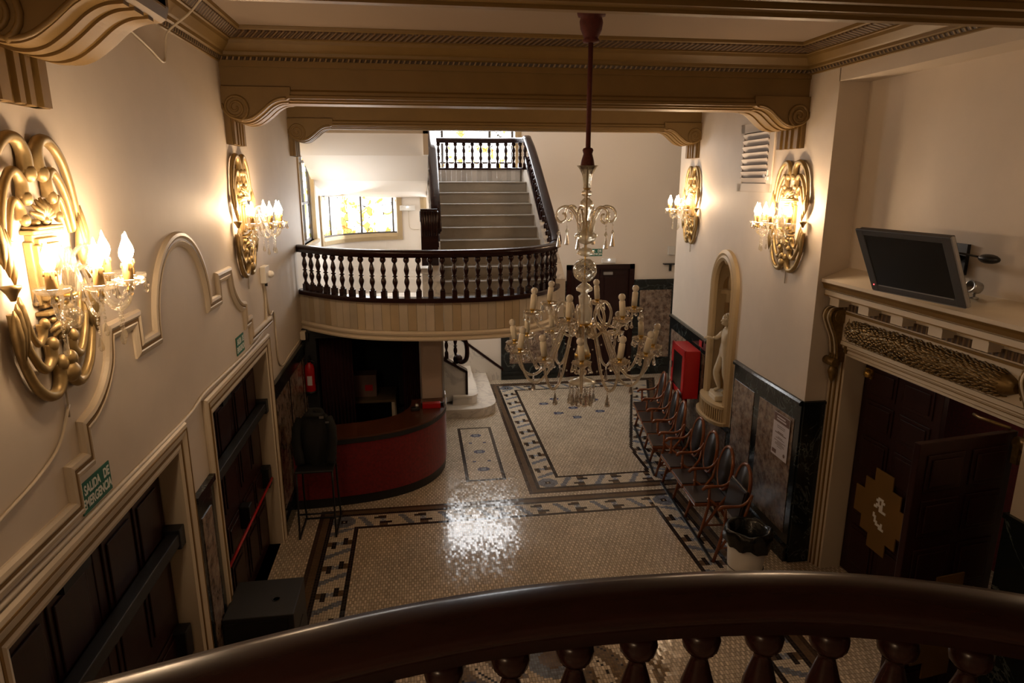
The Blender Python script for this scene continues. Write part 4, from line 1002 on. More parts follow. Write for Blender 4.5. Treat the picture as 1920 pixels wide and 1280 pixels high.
# ------------------------------------------------------------------ grand doorway on the right
dr = sroot('door_4')
b = MB(); pts = [(XA,OY1,0),(XA,OY1,OZ),(XA,OY0,OZ),(XA,OY0,0)]
b.sweep(pts, [(.006,.015),(.006,-.215),(-.004,-.215),(-.004,0),(-.15,0),(-.15,.075),(-.115,.08),(-.11,.055),(-.075,.055),(-.07,.035),(-.03,.035),(-.026,.015)], up=(-1,0,0)); b.build('casing', M['cream_trim'], dr)
b = MB()
for a, h_ in ((-.024,.03),(-.066,.052),(-.106,.072)): b.sweep(pts, [(a,.01),(a,h_),(a-.018,h_+.004),(a-.018,.01)], up=(-1,0,0))
b.build('gilt_line', M['gold_line'], dr)
xd = XA+.22; YM = (OY0+OY1)/2
PLUS = [(-1,-3),(1,-3),(1,-2),(2,-2),(2,-1),(3,-1),(3,1),(2,1),(2,2),(1,2),(1,3),(-1,3),(-1,2),(-2,2),(-2,1),(-3,1),(-3,-1),(-2,-1),(-2,-2),(-1,-2)]
def grand_leaf(name, rot_deg, hinge_y, sgn, wk=1.0):
    """leaf hinged at hinge_y, extends sgn*y when closed; local x = thickness (0 front .. .05 back)"""
    e = bpy.data.objects.new(name, None); COL.objects.link(e); e.parent = dr; e.location = (xd, hinge_y, 0); e.rotation_euler = (0,0,math.radians(rot_deg))
    W = (YM-OY0-.006)*wk; b = MB()
    b.box(0, .05, min(0,sgn*W), max(0,sgn*W), .01, OZ-.01)
    for u0, u1 in ((.09,.46),(.54,.91)):
        for z0, z1 in ((.15,.60),(.72,1.00),(1.25,1.60),(1.70,1.98),(2.05,2.32)):
            ya, yb = sorted((sgn*u0*W, sgn*u1*W)); b.box(-.012, 0, ya, yb, z0, z1); b.box(-.024, -.012, ya+.035, yb-.035, z0+.035, z1-.035)
    b.build('leaf_panel', M['door_wood'], e, bevel=.005)
    b = MB(); yc = sgn*W*.5
    b.prism([(yc+p*.126, .93+q*.143) for p, q in PLUS], lambda a,c_,d: (d,a,c_), -.036, -.024); b.build('stepped_plaque', M['plaque'], e)
    b = MB(); b.lathe([(.01,0),(.012,.03),(.032,.05),(.034,.065),(.02,.08),(0,.082)], 12, (-.0,sgn*W*.93,.90), rot=Matrix.Rotation(-PI/2,3,'Y')); b.lathe([(.035,0),(.035,.008),(0,.01)], 12, (0,sgn*W*.93,.90), rot=Matrix.Rotation(-PI/2,3,'Y')); b.build('door_knob', M['brass'], e)
    return e, W, yc
e, W, yc = grand_leaf('far_leaf', 0, OY1-.004, -1)
G1 = ["0011100","0110110","0010100","0111100","1101100","0001111"]; G2 = ["1000000","1100000","0100000","0110010","0011110","0000111"]
b = MB()
for g, zz in ((G1,1.08),(G2,.90)):
    for r_, row in enumerate(g):
        for c_, ch_ in enumerate(row):
            if ch_ == '1': b.box(-.041, -.036, yc+.085-c_*.024-.024, yc+.085-c_*.024, zz-r_*.024-.024, zz-r_*.024)
b.build('white_letter_marks', M['letter_white'], e)
oe, _w, _y = grand_leaf('open_leaf', 98, OY0+.03, 1, .84); oe.location.x = XA-.09
b = MB(); b.box(xd-.04, xd+.03, OY1-.16, OY1-.06, OZ-.22, OZ-.12); b.sphere((xd-.05,OY1-.12,OZ-.17), .045, 10, 8); b.build('brass_closer', M['brass'], dr)
b = MB(); b.tube([(XA-.06,OY0+.45,2.385),(XA-.16,OY0+.30,2.42),(XA-.12,OY0+.07,2.42)], .012, 6); b.box(XA-.17,XA-.07,OY0-.07,OY0-.02,2.20,2.34); b.sphere((XA-.12,OY0-.08,2.25),.045,10,8); b.build('closer_arm', M['antique'], dr)
w = MB(); w.box(xd+1.6, xd+1.7, OY0-1.2, OY1+1.2, 0, OZ+.4); struct('wall_beyond_door', w, M['velvet'])
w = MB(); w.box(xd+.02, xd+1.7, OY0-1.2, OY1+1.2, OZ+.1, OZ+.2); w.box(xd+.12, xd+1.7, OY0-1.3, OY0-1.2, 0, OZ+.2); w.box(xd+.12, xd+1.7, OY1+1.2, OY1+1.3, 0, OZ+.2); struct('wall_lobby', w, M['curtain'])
# entablature: shelf, modillions, frieze garland, consoles
en = thing('door_hood', 'cream and gilt entablature with sloping shelf over the right hand doorway', 'door hood', (XA, YM, 0))
O = lambda x, y, z: (x-XA, y-YM, z)
b = MB(); b.prism([(4.005,3.155),(4.005,3.185),(XA,3.29),(XA,3.06),(4.10,3.06),(4.045,3.09),(4.035,3.125)], lambda a,c_,d: (a-XA,d-YM,c_), 3.70, 6.08); b.build('shelf', M['cream_trim'], en)
b = MB(); b.prism([(4.012,3.15),(4.03,3.125),(4.04,3.09),(4.055,3.085),(4.055,3.15)], lambda a,c_,d: (a-XA-.004,d-YM,c_), 3.70, 6.08); b.box(4.05-XA,0,3.7-YM,6.08-YM,3.015,3.025); b.box(XA-.085-XA,0,3.8-YM,6.0-YM,2.845,2.868); b.build('gilt_moulding', M['gold_line'], en)
b = MB(); b.box(4.055-XA, 0, 3.70-YM, 6.08-YM, 3.025, 3.07); b.box(-.07, 0, 3.68-YM, 6.08-YM, 2.575, 3.02); b.build('frieze_board', M['cream_trim'], en)
b = MB(); b.box(-.09,-.05, 3.85-YM, 5.95-YM, 2.885, 2.95); b.build('carved_band', M['eggs'], en)
for k in range(6):
    y = 6.02-k*.44; b = MB(); b.box(-.20, -.04, y-.145-YM, y-YM, 2.925, 3.008); b.box(-.21, -.04, y-.15-YM, y+.005-YM, 3.0, 3.02); b.build('modillion', M['cream_trim'], en)
for yy in (6.015, 3.745):
    b = MB()
    for s in (-.055,-.018,.018,.055):
        q = spline([(-.10,yy+s-YM,2.90),(-.19,yy+s-YM,2.88),(-.215,yy+s-YM,2.81),(-.18,yy+s-YM,2.72),(-.12,yy+s-YM,2.58),(-.09,yy+s-YM,2.42),(-.10,yy+s-YM,2.34)], 6)
        b.tube(q, .016, 6)
    b.tube([(-.12,yy-.09-YM,2.34),(-.12,yy+.09-YM,2.34)], .045, 12); b.tube([(-.10,yy-.08-YM,2.82),(-.10,yy+.08-YM,2.82)], .075, 14)
    b.lathe([(.005,-.16),(.03,-.10),(.05,-.03),(.03,.03),(.0,.06)], 8, (-.085,yy-YM,2.26))
    b.prism([(0,2.90),(-.12,2.90),(-.19,2.86),(-.20,2.80),(-.15,2.68),(-.10,2.52),(-.08,2.34),(0,2.34)], lambda a,c_,d: (a,d,c_), yy-.065-YM, yy+.065-YM)
    b.tube(spline([(-.02,yy-.10-YM,2.66),(-.05,yy-.13-YM,2.60),(-.05,yy-.12-YM,2.50),(-.03,yy-.10-YM,2.45)],5), [.02]*16, 6)
    b.build('scroll_console', M['antique'], en)
    b = MB()
    for s in (-.036,.036):
        q = spline([(-.13,yy+s-YM,2.905),(-.20,yy+s-YM,2.885),(-.23,yy+s-YM,2.81),(-.195,yy+s-YM,2.715),(-.135,yy+s-YM,2.58),(-.105,yy+s-YM,2.42)], 6); b.tube(q, .009, 6)
    b.build('cream_fillet', M['cream_trim'], en)
b = MB(); gr = random.Random(4)
Ls = 1.92; gy0 = 5.85; gz, gx = 2.705, -.085
b.tube([(gx,gy0-YM-Ls*k/20,gz) for k in range(21)], [.04]+[.086+.014*math.sin(PI*k/20) for k in range(1,20)]+[.04], 14)
for k in range(64):
    y = gy0-.07-(Ls-.14)*k/64
    for j in range(11):
        a = -.5+PI*1.2*(j+.5*(k%2)+gr.uniform(-.25,.25))/10.5; R = .088+.014*math.sin(PI*k/64)
        c0 = Vector((gx-R*math.sin(a), y-YM, gz+R*math.cos(a))); n_ = Vector((-math.sin(a),0,math.cos(a))); d = -1 if k < 32 else 1
        tip = c0+Vector((0,d*-.05,0))*-1*1+n_*.010+Vector((0,0,gr.uniform(-.01,.01)))
        b.tube([c0-Vector((0,d*.01,0)), c0.lerp(tip,.5)+n_*.008, tip], [.004,.0095,.002], 5)
for y in (gy0+.02, gy0-Ls-.02):
    b.sphere((gx+.03,y-YM,gz+.01), (.04,.03,.075), 10, 8); b.sphere((gx+.03,y-YM,gz-.07), (.02,.022,.03), 8, 6); b.sphere((gx+.03,y-YM,gz+.09), (.018,.02,.03), 8, 6)
b.build('leaf_garland', M['antique'], en)
# ------------------------------------------------------------------ television on its bracket
tv = thing('television', 'silver framed flat television tilted forward above the doorway shelf', 'television', (3.81, 4.70, 3.485))
yaw, tilt, TW, TH = .119, .456, .90, .583
nrm = Vector((-math.cos(yaw)*math.cos(tilt), -math.sin(yaw)*math.cos(tilt), -math.sin(tilt)))
ri = Vector((0,0,1)).cross(nrm).normalized(); upv = nrm.cross(ri)
RT = Matrix((ri, upv, nrm)).transposed()
T = lambda x, y, z: RT @ Vector((x,y,z))
def tbox(b, x0,x1,y0,y1,z0,z1): b.bx(T((x0+x1)/2,(y0+y1)/2,(z0+z1)/2), (x1-x0,y1-y0,z1-z0), RT)
b = MB(); w2, h2 = TW/2, TH/2
tbox(b,-w2,w2,h2-.055,h2,-.02,0); tbox(b,-w2,w2,-h2,-h2+.065,-.02,0); tbox(b,-w2,-w2+.075,-h2,h2,-.02,.002); tbox(b,w2-.075,w2,-h2,h2,-.02,.002); tbox(b,-w2+.01,w2-.01,-h2+.01,h2-.01,-.06,-.018); tbox(b,-w2*.6,w2*.6,-h2*.7,h2*.7,-.10,-.05)
b.build('tv_case', M['tv_frame'], tv, bevel=.006)
b = MB(); tbox(b,-w2+.07,w2-.07,-h2+.06,h2-.05,-.012,-.004); b.build('tv_screen', M['screen'], tv)
b = MB(); tbox(b,w2-.002,w2+.014,-h2+.004,h2-.004,-.03,-.004); tbox(b,-w2+.09,w2-.09,-h2+.055,-h2+.062,-.004,.001); tbox(b,-w2+.01,w2-.01,-h2-.006,-h2+.001,-.02,0); b.build('silver_trim', M['tv_silver'], tv)
b = MB(); b.sphere(T(-w2+.04,-h2+.06,.003), .0055, 8, 6); b.build('standby_light', M['red_led'], tv)
b = MB(); b.tube([T(0,0,-.08), T(0,.02,-.25), (XA-3.81-.01, 4.70-4.70, .05)], .025, 8); b.bx((XA-3.81-.015,0,.05),(.03,.14,.24)); b.build('wall_bracket', M['black'], tv)
b = MB(); b.sphere((XA-3.81-.16,-.42,.10),(.05,.09,.035),10,8); b.tube([(XA-3.81-.14,-.36,.1),(XA-3.81-.2,-.2,.12),T(.1,.1,-.08)],.008,6); b.build('cable_bundle', M['black'], tv)
cz = thing('shelf_spotlight', 'small silver spotlight standing on the doorway shelf behind the television', 'spotlight', (4.18,4.42,3.268))
b = MB(); b.lathe([(.035,0),(.035,.01),(.01,.015),(.01,.05)], 12); b.build('stand', M['steel'], cz)
b = MB(); b.lathe([(.02,-.05),(.045,-.03),(.05,.03),(.05,.05),(.04,.05),(.0,.02)], 14, (0,0,.085), rot=Matrix.Rotation(-PI/2.4,3,'Y')); b.build('lamp_head', M['steel'], cz)
# ------------------------------------------------------------------ air vent
vy, vz = 7.66, 4.40; vx = wall_x(vy); va = math.atan2(wall_x(8.1)-wall_x(7.2), .9)
vt = thing('air_vent', 'white framed air vent with grey louvre slats high on the right wall', 'air vent', (vx, vy, vz), -va)
b = MB()
for (y0,y1,z0,z1) in ((-.46,-.34,-.40,.40),(.36,.48,-.40,.40),(-.46,.48,.29,.40),(-.46,.48,-.40,-.30)): b.box(-.02, 0, y0, y1, z0, z1)
b.build('vent_frame', M['plaster'], vt, bevel=.004)
b = MB(); b.box(-.004,0,-.34,.36,-.30,.29); b.build('backing', M['black_soft'], vt)
b = MB()
for k in range(8):
    z = -.265+k*.073; b.bx((-.018,.01,z),(.012,.70,.074), Matrix.Rotation(-.55,3,'Y'))
b.build('louvre_slats', M['vent'], vt)
b = MB(); b.box(-.03,-.02,-.40,-.32,-.26,-.22); b.bx((-.026,-.37,-.205),(.01,.02,.11)); b.lathe([(.025,0),(.025,.01)],10,(-.02,-.29,-.215),rot=Matrix.Rotation(-PI/2,3,'Y')); b.build('latch', M['white_plastic'], vt)
# ------------------------------------------------------------------ niche with statue
ny = (NY0+NY1)/2; nx = wall_x(ny); na = math.atan2(wall_x(NY1)-wall_x(NY0), NY1-NY0)
sp_ = MB(); ap = [(a,z) for _, a, z in [(0,-.455*math.cos(PI*k/24), 2.72+(3.20-2.72+.01)*math.sin(PI*k/24)) for k in range(25)]]
for sx in (-1,1): sp_.prism([(sx*.45,2.60),(sx*.4618,2.60),(sx*.4618,3.24),(sx*.45,3.24)], lambda p,q,d: (d,p,q), .0, .10)
for i in range(24):
    a, c_ = ap[i], ap[i+1]; sp_.prism([(a[0],a[1]),(c_[0],c_[1]),(c_[0],3.24),(a[0],3.24)], lambda p,q,d: (d,p,q), .0, .10)
struct('wall_spandrel', sp_, M['plaster'], loc=(wall_x((NY0+NY1)/2), (NY0+NY1)/2, 0), rotz=-math.atan2(wall_x(NY1)-wall_x(NY0), NY1-NY0))
ni = thing('statue_niche', 'tall arched cream niche with fluted back and balcony sill in right wall', 'niche', (nx, ny, 0), -na)
hw = .455; zs = 2.72; zb = .97
def arch2(w_, zs_, top, z0): 
    pts = [(-w_, z0)] + [(-w_*math.cos(PI*k/24), zs_+ (top-zs_)*math.sin(PI*k/24)) for k in range(25)] + [(w_, z0)]
    return [(0, a, z) for a, z in pts]
b = MB(); b.sweep(arch2(hw-.04, zs, 3.20, zb), [(-.10,0),(-.10,.05),(-.06,.075),(-.03,.06),(.0,.07),(.045,.045),(.045,-.02),(.03,-.03),(-.05,-.03)], up=(-1,0,0), smooth=False); b.build('arched_frame', M['niche'], ni)
b = MB(); b.sweep(arch2(hw-.10, zs, 3.13, zb), [(0,.045),(0,-.25),(.03,-.25),(.03,.045)], up=(-1,0,0)); b.build('reveal', M['niche'], ni)
b = MB(); pr = arch2(hw-.05, zs, 3.17, zb-.02); n_ = 14
for i in range(n_):
    a0, a1 = PI*i/n_, PI*(i+1)/n_
    q = [(.36*math.sin(a)*.9+.0, -.40*math.cos(a)) for a in (a0,a1)]
    b.add([(q[0][0],q[0][1],zb),(q[1][0],q[1][1],zb),(q[1][0],q[1][1],3.2),(q[0][0],q[0][1],3.2)], [(0,1,2,3)], True)
b.box(.335,.36,-.45,.45,zb,3.22); b.build('curved_back', M['niche'], ni)
b = MB()
for k in range(9):
    a = PI*(k+.5)/9; p = Vector((.345*math.sin(a)*.9, -.385*math.cos(a), 0)); b.bx((p.x-.006*math.sin(a),p.y+.006*math.cos(a),1.85),(.012,.055,1.25), Matrix.Rotation(a-PI/2,3,'Z')); 
for k in range(5):
    a = PI*(k+.5)/5; p = Vector((.345*math.sin(a)*.9, -.385*math.cos(a), 0)); b.bx((p.x-.006*math.sin(a),p.y+.006*math.cos(a),2.87),(.012,.11,.40), Matrix.Rotation(a-PI/2,3,'Z'))
b.build('flutes', M['niche_dark'], ni)
b = MB(); b.plan([(.345*math.sin(PI*k/14)*.88, -.385*math.cos(PI*k/14)) for k in range(15)], [(0,2.60),(.03,2.60),(.03,2.64),(.04,2.66),(0,2.66)]); b.sphere((-.0,0,3.10),(.05,.06,.06),10,8); b.build('inner_band', M['niche'], ni)
b = MB(); bow = [( -.05-.15*math.sin(PI*k/14), -.42*math.cos(PI*k/14)*1.0) for k in range(15)]
b.prism([(a,c_) for a,c_ in bow]+[(.28,.42),(.28,-.42)], lambda a,c_,d: (a,c_,d), 1.15, 1.19); b.prism([(a*1.1-.02,c_*1.08) for a,c_ in bow]+[(.0,.45),(.0,-.45)], lambda a,c_,d: (a,c_,d), .93, .97); b.build('bowed_sill', M['niche'], ni)
b = MB(); b.prism([(a+.02,c_*.96) for a,c_ in bow]+[(.1,.40),(.1,-.40)], lambda a,c_,d: (a,c_,d), .97, 1.15); b.build('sill_core', M['niche_dark'], ni)
b = MB()
for k in range(1,21):
    a = PI*k/21; b.bx((-.05-.145*math.sin(a)+.005, -.415*math.cos(a)*.98, 1.06),(.02,.018,.18), Matrix.Rotation(a-PI/2,3,'Z'))
b.build('sill_ribs', M['niche'], ni)
# statue ----------------------------------------------------------
stt = thing('marble_statue', 'glossy ivory nude statuette with one arm stretched out, standing in the niche', 'statue', (nx+.055, ny+.0, 1.19), -na)
b = MB(); b.prism([(-.16,-.17),(.10,-.17),(.16,-.05),(.16,.17),(-.10,.20),(-.16,.08)], lambda a,c_,d: (a,c_,d), 0, .075); b.build('plinth', M['statue'], stt, bevel=.012)
def figure(name, J, E, root, m, parent):
    me = bpy.data.meshes.new(name); keys = list(J); ix = {k:i for i,k in enumerate(keys)}
    me.from_pydata([J[k][0] for k in keys], [(ix[a],ix[b_]) for a,b_ in E], []); me.materials.append(m)
    o = bpy.data.objects.new(name, me); COL.objects.link(o); o.parent = parent
    sk = o.modifiers.new('skin','SKIN'); sk.use_smooth_shade = True
    for k in keys:
        v = me.skin_vertices[0].data[ix[k]]; r_ = J[k][1]; r_ = r_ if hasattr(r_,'__len__') else (r_,r_); v.radius = (r_[0]*1.16, r_[1]*1.16); v.use_root = (k == root)
    sb = o.modifiers.new('sub','SUBSURF'); sb.levels = 2; sb.render_levels = 2
    return o
h = 1.0   # figure height ~1.16 m above the plinth; faces -x
J = {'pel':((.0,.0,.66),(.075,.062)),'belly':((-.012,.0,.74),(.066,.05)),'chest':((.0,.0,.86),(.085,.058)),'should':((.012,.0,.935),(.068,.045)),'neck':((.0,.0,.985),.030),'neck2':((-.01,.0,1.02),.030),
 'hipL':((.01,.055,.62),(.062,.062)),'kneeL':((-.085,.065,.365),(.042,.042)),'calfL':((-.06,.07,.26),(.042,.04)),'ankL':((-.02,.07,.115),(.022,.022)),'toeL':((-.10,.075,.088),(.022,.016)),
 'hipR':((.01,-.055,.62),(.064,.064)),'kneeR':((.0,-.06,.36),(.044,.044)),'calfR':((.03,-.06,.26),(.044,.042)),'ankR':((.035,-.06,.115),(.023,.023)),'toeR':((-.05,-.075,.088),(.022,.016)),
 'shL':((.01,.095,.925),(.04,.04)),'elL':((-.085,.125,.825),(.028,.028)),'wrL':((-.165,.07,.84),(.019,.019)),
 'shR':((.015,-.095,.925),(.04,.04)),'elR':((.075,-.13,.79),(.028,.028)),'wrR':((.03,-.10,.66),(.02,.02))}
E_ = [('pel','belly'),('belly','chest'),('chest','should'),('should','neck'),('neck','neck2'),('pel','hipL'),('hipL','kneeL'),('kneeL','calfL'),('calfL','ankL'),('ankL','toeL'),('pel','hipR'),('hipR','kneeR'),('kneeR','calfR'),('calfR','ankR'),('ankR','toeR'),('should','shL'),('shL','elL'),('elL','wrL'),('should','shR'),('shR','elR'),('elR','wrR')]
figure('figure_body', J, E_, 'pel', M['statue'], stt)
b = MB(); b.sphere((-.012,0,1.098), (.066,.054,.080), 20, 14); b.sphere((-.052,0,1.068),(.030,.034,.036),12,8); b.tube([(-.072,0,1.11),(-.088,0,1.088),(-.076,0,1.080)], [.008,.011,.008], 6)
for s in (-1,1): b.sphere((-.066,s*.022,1.107),(.010,.011,.007),8,6); b.sphere((-.005,s*.053,1.092),(.014,.008,.021),8,6)
b.tube([(-.078,-.014,1.058),(-.082,0,1.060),(-.078,.014,1.058)], .006, 6)
b.build('head', M['statue'], stt)
b = MB(); b.sphere((.006,0,1.122), (.068,.061,.066), 18, 12)
hr_ = random.Random(2)
for k in range(60):
    a = hr_.uniform(0,2*PI); z = hr_.uniform(-.3,1); rr_ = math.sqrt(max(0,1-z*z)); p = Vector((.008+.066*rr_*math.cos(a), .060*rr_*math.sin(a), 1.122+.066*z))
    if p.x < -.045 and p.z < 1.13: continue
    b.sphere(p, .016, 6, 5)
b.build('hair', M['statue'], stt)
def hand(b, base, dirv, upv_, s=.5):
    d = Vector(dirv).normalized(); u = Vector(upv_).normalized(); sd = d.cross(u).normalized(); base = Vector(base)
    b.bx(base+d*.035*s*1.6, (.09*s,.075*s,.03*s), Matrix((d,sd,u)).transposed())
    for k, l in enumerate((.062,.075,.07,.055)):
        o = base+d*.08*s+sd*(.028-.019*k)*s*1.1; b.tube([o, o+d*l*.5*s+u*-.006*s, o+d*l*.95*s-u*.022*s], [.011*s,.010*s,.008*s], 6)
    o = base+d*.03*s+sd*.038*s; b.tube([o, o+sd*.025*s+d*.03*s, o+sd*.028*s+d*.06*s-u*.01*s], [.013*s,.012*s,.009*s], 6)
b = MB(); hand(b, (-.165,.07,.84), (-.75,.1,.12), (0,0,1), .8); hand(b, (.03,-.10,.66), (-.3,.3,-1), (-1,0,.2), .85); b.build('hands', M['statue'], stt, bevel=.003)
# ------------------------------------------------------------------ fire hose cabinet
hc = thing('fire_hose_cabinet', 'red fire hose cabinet with glazed front on a pipe beside the statue niche', 'fire cabinet', (wall_x(9.28), 9.28, .94), -math.atan2(wall_x(9.6)-wall_x(9.0),.6))
b = MB(); b.box(-.27,-.05,-.33,.33,0,.74); b.box(-.28,-.26,-.34,.34,-.01,.75); b.build('cabinet_body', M['red_metal'], hc, bevel=.008)
b = MB(); b.box(-.292,-.28,-.335,.335,0,.10); b.box(-.292,-.28,-.335,.335,.64,.745); b.box(-.292,-.28,-.335,-.23,0,.745); b.box(-.292,-.28,.23,.335,0,.745); d_ = b.build('door', M['red_metal'], hc)
b = MB(); b.box(-.286,-.2805,-.23,.23,.10,.64); b.build('pane', M['screen'], hc)
b = MB(); b.box(-.30,-.292,.27,.30,.33,.43); b.build('catch', M['black'], hc)
b = MB(); b.box(-.294,-.2925,-.28,-.10,.03,.09); b.build('white_sticker', M['paper'], hc)
b = MB(); b.tube([(-.15,-.05,-.94),(-.15,-.05,0)], .028, 10); b.lathe([(.05,-.94),(.05,-.93),(.028,-.92)],10,(-.15,-.05,0)); b.build('supply_pipe', M['red_metal'], hc)
b = MB(); b.lathe([(.0,0),(.05,.005),(.055,.02),(.05,.035),(0,.04)],12,(-.19,-.12,-.45),rot=Matrix.Rotation(-PI/2,3,'Y')); b.tube([(-.15,-.05,-.45),(-.19,-.12,-.45)],.02,8); b.build('hose_valve', M['steel'], hc)
ts = thing('hose_sign', 'small red notice on the wall just above the fire hose cabinet', 'sign', (wall_x(9.05)-.03,9.05,1.79), -.1)
b = MB(); b.box(-.006,0,-.06,.06,-.06,.06); b.build('plate', M['red_metal'], ts)
# ------------------------------------------------------------------ notice on the marble
nt = thing('framed_notice', 'white printed notice with brown header fixed to the marble beside the doorway', 'notice', (wall_x(6.42)-.035, 6.42, 1.37), -.03)
b = MB(); b.box(-.004,0,-.17,.17,-.26,.24); b.build('sheet', M['paper'], nt)
b = MB(); b.box(-.0055,-.004,-.165,.165,.14,.235); b.build('brown_header', M['paper_brown'], nt)
b = MB(); b.box(-.0055,-.004,.06,.15,-.235,-.19); b.build('brown_box', M['paper_brown'], nt)
b = MB()
for z, a0, a1 in ((.205,-.08,.10),(.175,-.10,.10)): b.box(-.007,-.0055,a0,a1,z-.009,z+.006)
b.build('header_marks', M['paper'], nt)
b = MB(); tr = random.Random(9)
for k, z in enumerate((.10,.08,.03,.015,-.03,-.045,-.075,-.09,-.105,-.12,-.14)):
    w_ = tr.uniform(.05,.13); th = .005 if k in (2,3) else .003
    b.box(-.0055,-.004,-w_,w_,z-th,z+th)
b.lathe([(.022,0),(.022,.001)],12,(-.004,-.11,-.20),rot=Matrix.Rotation(-PI/2,3,'Y')); b.build('faint_text_lines', M['paper_brown'], nt)
# ------------------------------------------------------------------ theatre seats, two rows of four
def backrest(parent, y, m=None):
    b = MB(); ring = [(.30+.075*(.5*(math.sin(t)+1)), y+.185*math.cos(t), .78+.265*math.sin(t)) for t in [2*PI*k/28 for k in range(28)]]
    b.tube(ring, .021, 8, closed=True); o = b.build('backrest', M['seat_wood'], parent)
    b = MB(); vs = [(.303+.075*(.5*(math.sin(t)+1)), y+.17*math.cos(t), .78+.25*math.sin(t)) for t in [2*PI*k/28 for k in range(28)]]
    f = [(.338-.022+.045,y,.78)]; n = 28
    b.add([(p[0]-.012,p[1],p[2]) for p in vs]+[(p[0]+.014,p[1],p[2]) for p in vs]+[(.322,y,.78),(.362,y,.78)],
          [(k,(k+1)%n,2*n) for k in range(n)]+[(n+(k+1)%n,n+k,2*n+1) for k in range(n)]+[(k,n+k,n+(k+1)%n,(k+1)%n) for k in range(n)], True)
    b.build('back_pad', M['leather'], o); return o
def seat_row(label, loc, rotz, folded):
    t = thing('theatre_seat_row', label, 'seats', loc, rotz, 'rows of old theatre seats'); P_ = .495
    for k in range(5):
        y = k*P_
        b = MB(); q = spline([(-.02,y,.625),(.02,y,.662),(.10,y,.668),(.22,y,.672),(.29,y,.71),(.345,y,.79)], 6)
        b.tube(q, [.017+.006*math.sin(PI*min(1,i/14)) for i in range(len(q))], 8)
        b.tube([(.06,y,.66),(.07,y,.45),(.02,y,.20),(-.03,y,.0)], [.017,.019,.018,.02], 8)
        b.tube([(.345,y,.80),(.29,y,.55),(.18,y,.40),(.06,y,.20),(-.0,y,.12)], [.017,.018,.019,.016,.013], 8)
        b.tube([(.05,y,.52),(.20,y,.40),(.33,y,.18),(.40,y,.0)], [.016,.019,.018,.02], 8); b.tube([(.02,y,.17),(.35,y,.17)], .011, 6)
        b.build('armrest_frame', M['seat_wood'], t)
    for k in range(4):
        y = (k+.5)*P_; backrest(t, y)
        if k in folded:
            b = MB(); b.bx((.285,y,.62),(.04,.43,.40),Matrix.Rotation(.16,3,'Y')); s_ = b.build('folded_seat', M['seat_leather'], t, bevel=.012)
            b = MB(); b.bx((.26,y,.62),(.015,.39,.36),Matrix.Rotation(.16,3,'Y')); b.build('seat_pad', M['seat_leather'], s_)
        else:
            b = MB(); b.box(-.09,.33,y-.225,y+.225,.40,.445); s_ = b.build('seat', M['seat_wood'], t, bevel=.012)
            b = MB(); b.box(-.085,.32,y-.215,y+.215,.445,.46); b.build('seat_pad', M['seat_leather'], s_, bevel=.008)
    b = MB(); b.box(.34,.38,0,4*P_,.40,.44); b.box(-.06,-.03,0,4*P_,.0,.02); b.box(.36,.39,0,4*P_,0,.02); b.build('tie_rails', M['black'], t)
    return t
seat_row('row of four wooden theatre seats by the bin, its end seat tipped up', (3.185, 6.20, 0), -.075, (0,))
seat_row('row of four wooden theatre seats below the fire cabinet, all seats down', (3.315, 8.40, 0), -.175, ())
# ------------------------------------------------------------------ waste bin
wb = thing('waste_bin', 'white waste bin lined with a black plastic bag, at the end of the seats', 'bin', (3.33, 5.84, 0))
b = MB(); b.lathe([(.0,0),(.165,0),(.17,.01),(.203,.575),(.198,.575),(.165,.02),(0,.02)], 28); b.build('bin_body', M['white_plastic'], wb)
b = MB(); n = 40; prof = [(.140,.18),(.178,.60),(.215,.628),(.236,.615),(.242,.56),(.238,.49),(.232,.44)]; vs = []; rb = random.Random(8); ph = [rb.uniform(0,6) for _ in range(6)]
for i, (r_, z) in enumerate(prof):
    for k in range(n):
        a = 2*PI*k/n; wv = .010*math.sin(5*a+ph[0]+i)+.007*math.sin(11*a+ph[1]-i*.7); zz = z + (.03*math.sin(2*a+1.2)+.02*math.sin(3*a+ph[2])+.012*math.sin(9*a) if i >= 5 else .008*math.sin(6*a+ph[3]))
        vs.append(((r_+wv*(0.3 if i < 2 else 1))*math.cos(a), (r_+wv*(0.3 if i<2 else 1))*math.sin(a), zz))
b.add(vs, [(i*n+k, i*n+(k+1)%n, (i+1)*n+(k+1)%n, (i+1)*n+k) for i in range(len(prof)-1) for k in range(n)], True)
b.add([(0,0,.20)]+[(.19*math.cos(2*PI*k/n),.19*math.sin(2*PI*k/n),.18) for k in range(n)], [(0,1+k,1+(k+1)%n) for k in range(n)], True); b.build('bag_liner', M['bag'], wb)
# ------------------------------------------------------------------ reception desk and booth
dk = thing('reception_desk', 'curved red velvet reception desk with dark wooden top under the balcony', 'desk', (-.6, 8.6, 0))
DC = spline([Vector((x+.6,y-8.6,0)) for x,y in ((-1.64,8.085),(-1.35,8.095),(-1.0,8.13),(-.60,8.21),(-.25,8.35),(.02,8.56),(.20,8.82),(.31,9.12),(.345,9.45),(.345,9.55))], 5)
dc = [(p.x,p.y) for p in DC]
b = MB(); b.plan(dc, [(0,.13),(.05,.13),(.05,.86),(0,.86)]); b.build('velvet_front', M['velvet'], dk)
b = MB(); b.plan(dc, [(.015,0),(.05,0),(.05,.13),(.015,.13)]); b.build('plinth', M['black'], dk)
b = MB(); b.plan(dc, [(-.012,.86),(.05,.86),(.05,.925),(-.012,.925)]); b.build('edge_band', M['dark_grey'], dk)
b = MB(); b.plan(dc, [(-.015,.925),(.50,.925),(.50,.95),(-.015,.95)]); b.build('desk_top', M['desk_top'], dk)
bw = sroot('wall_booth')
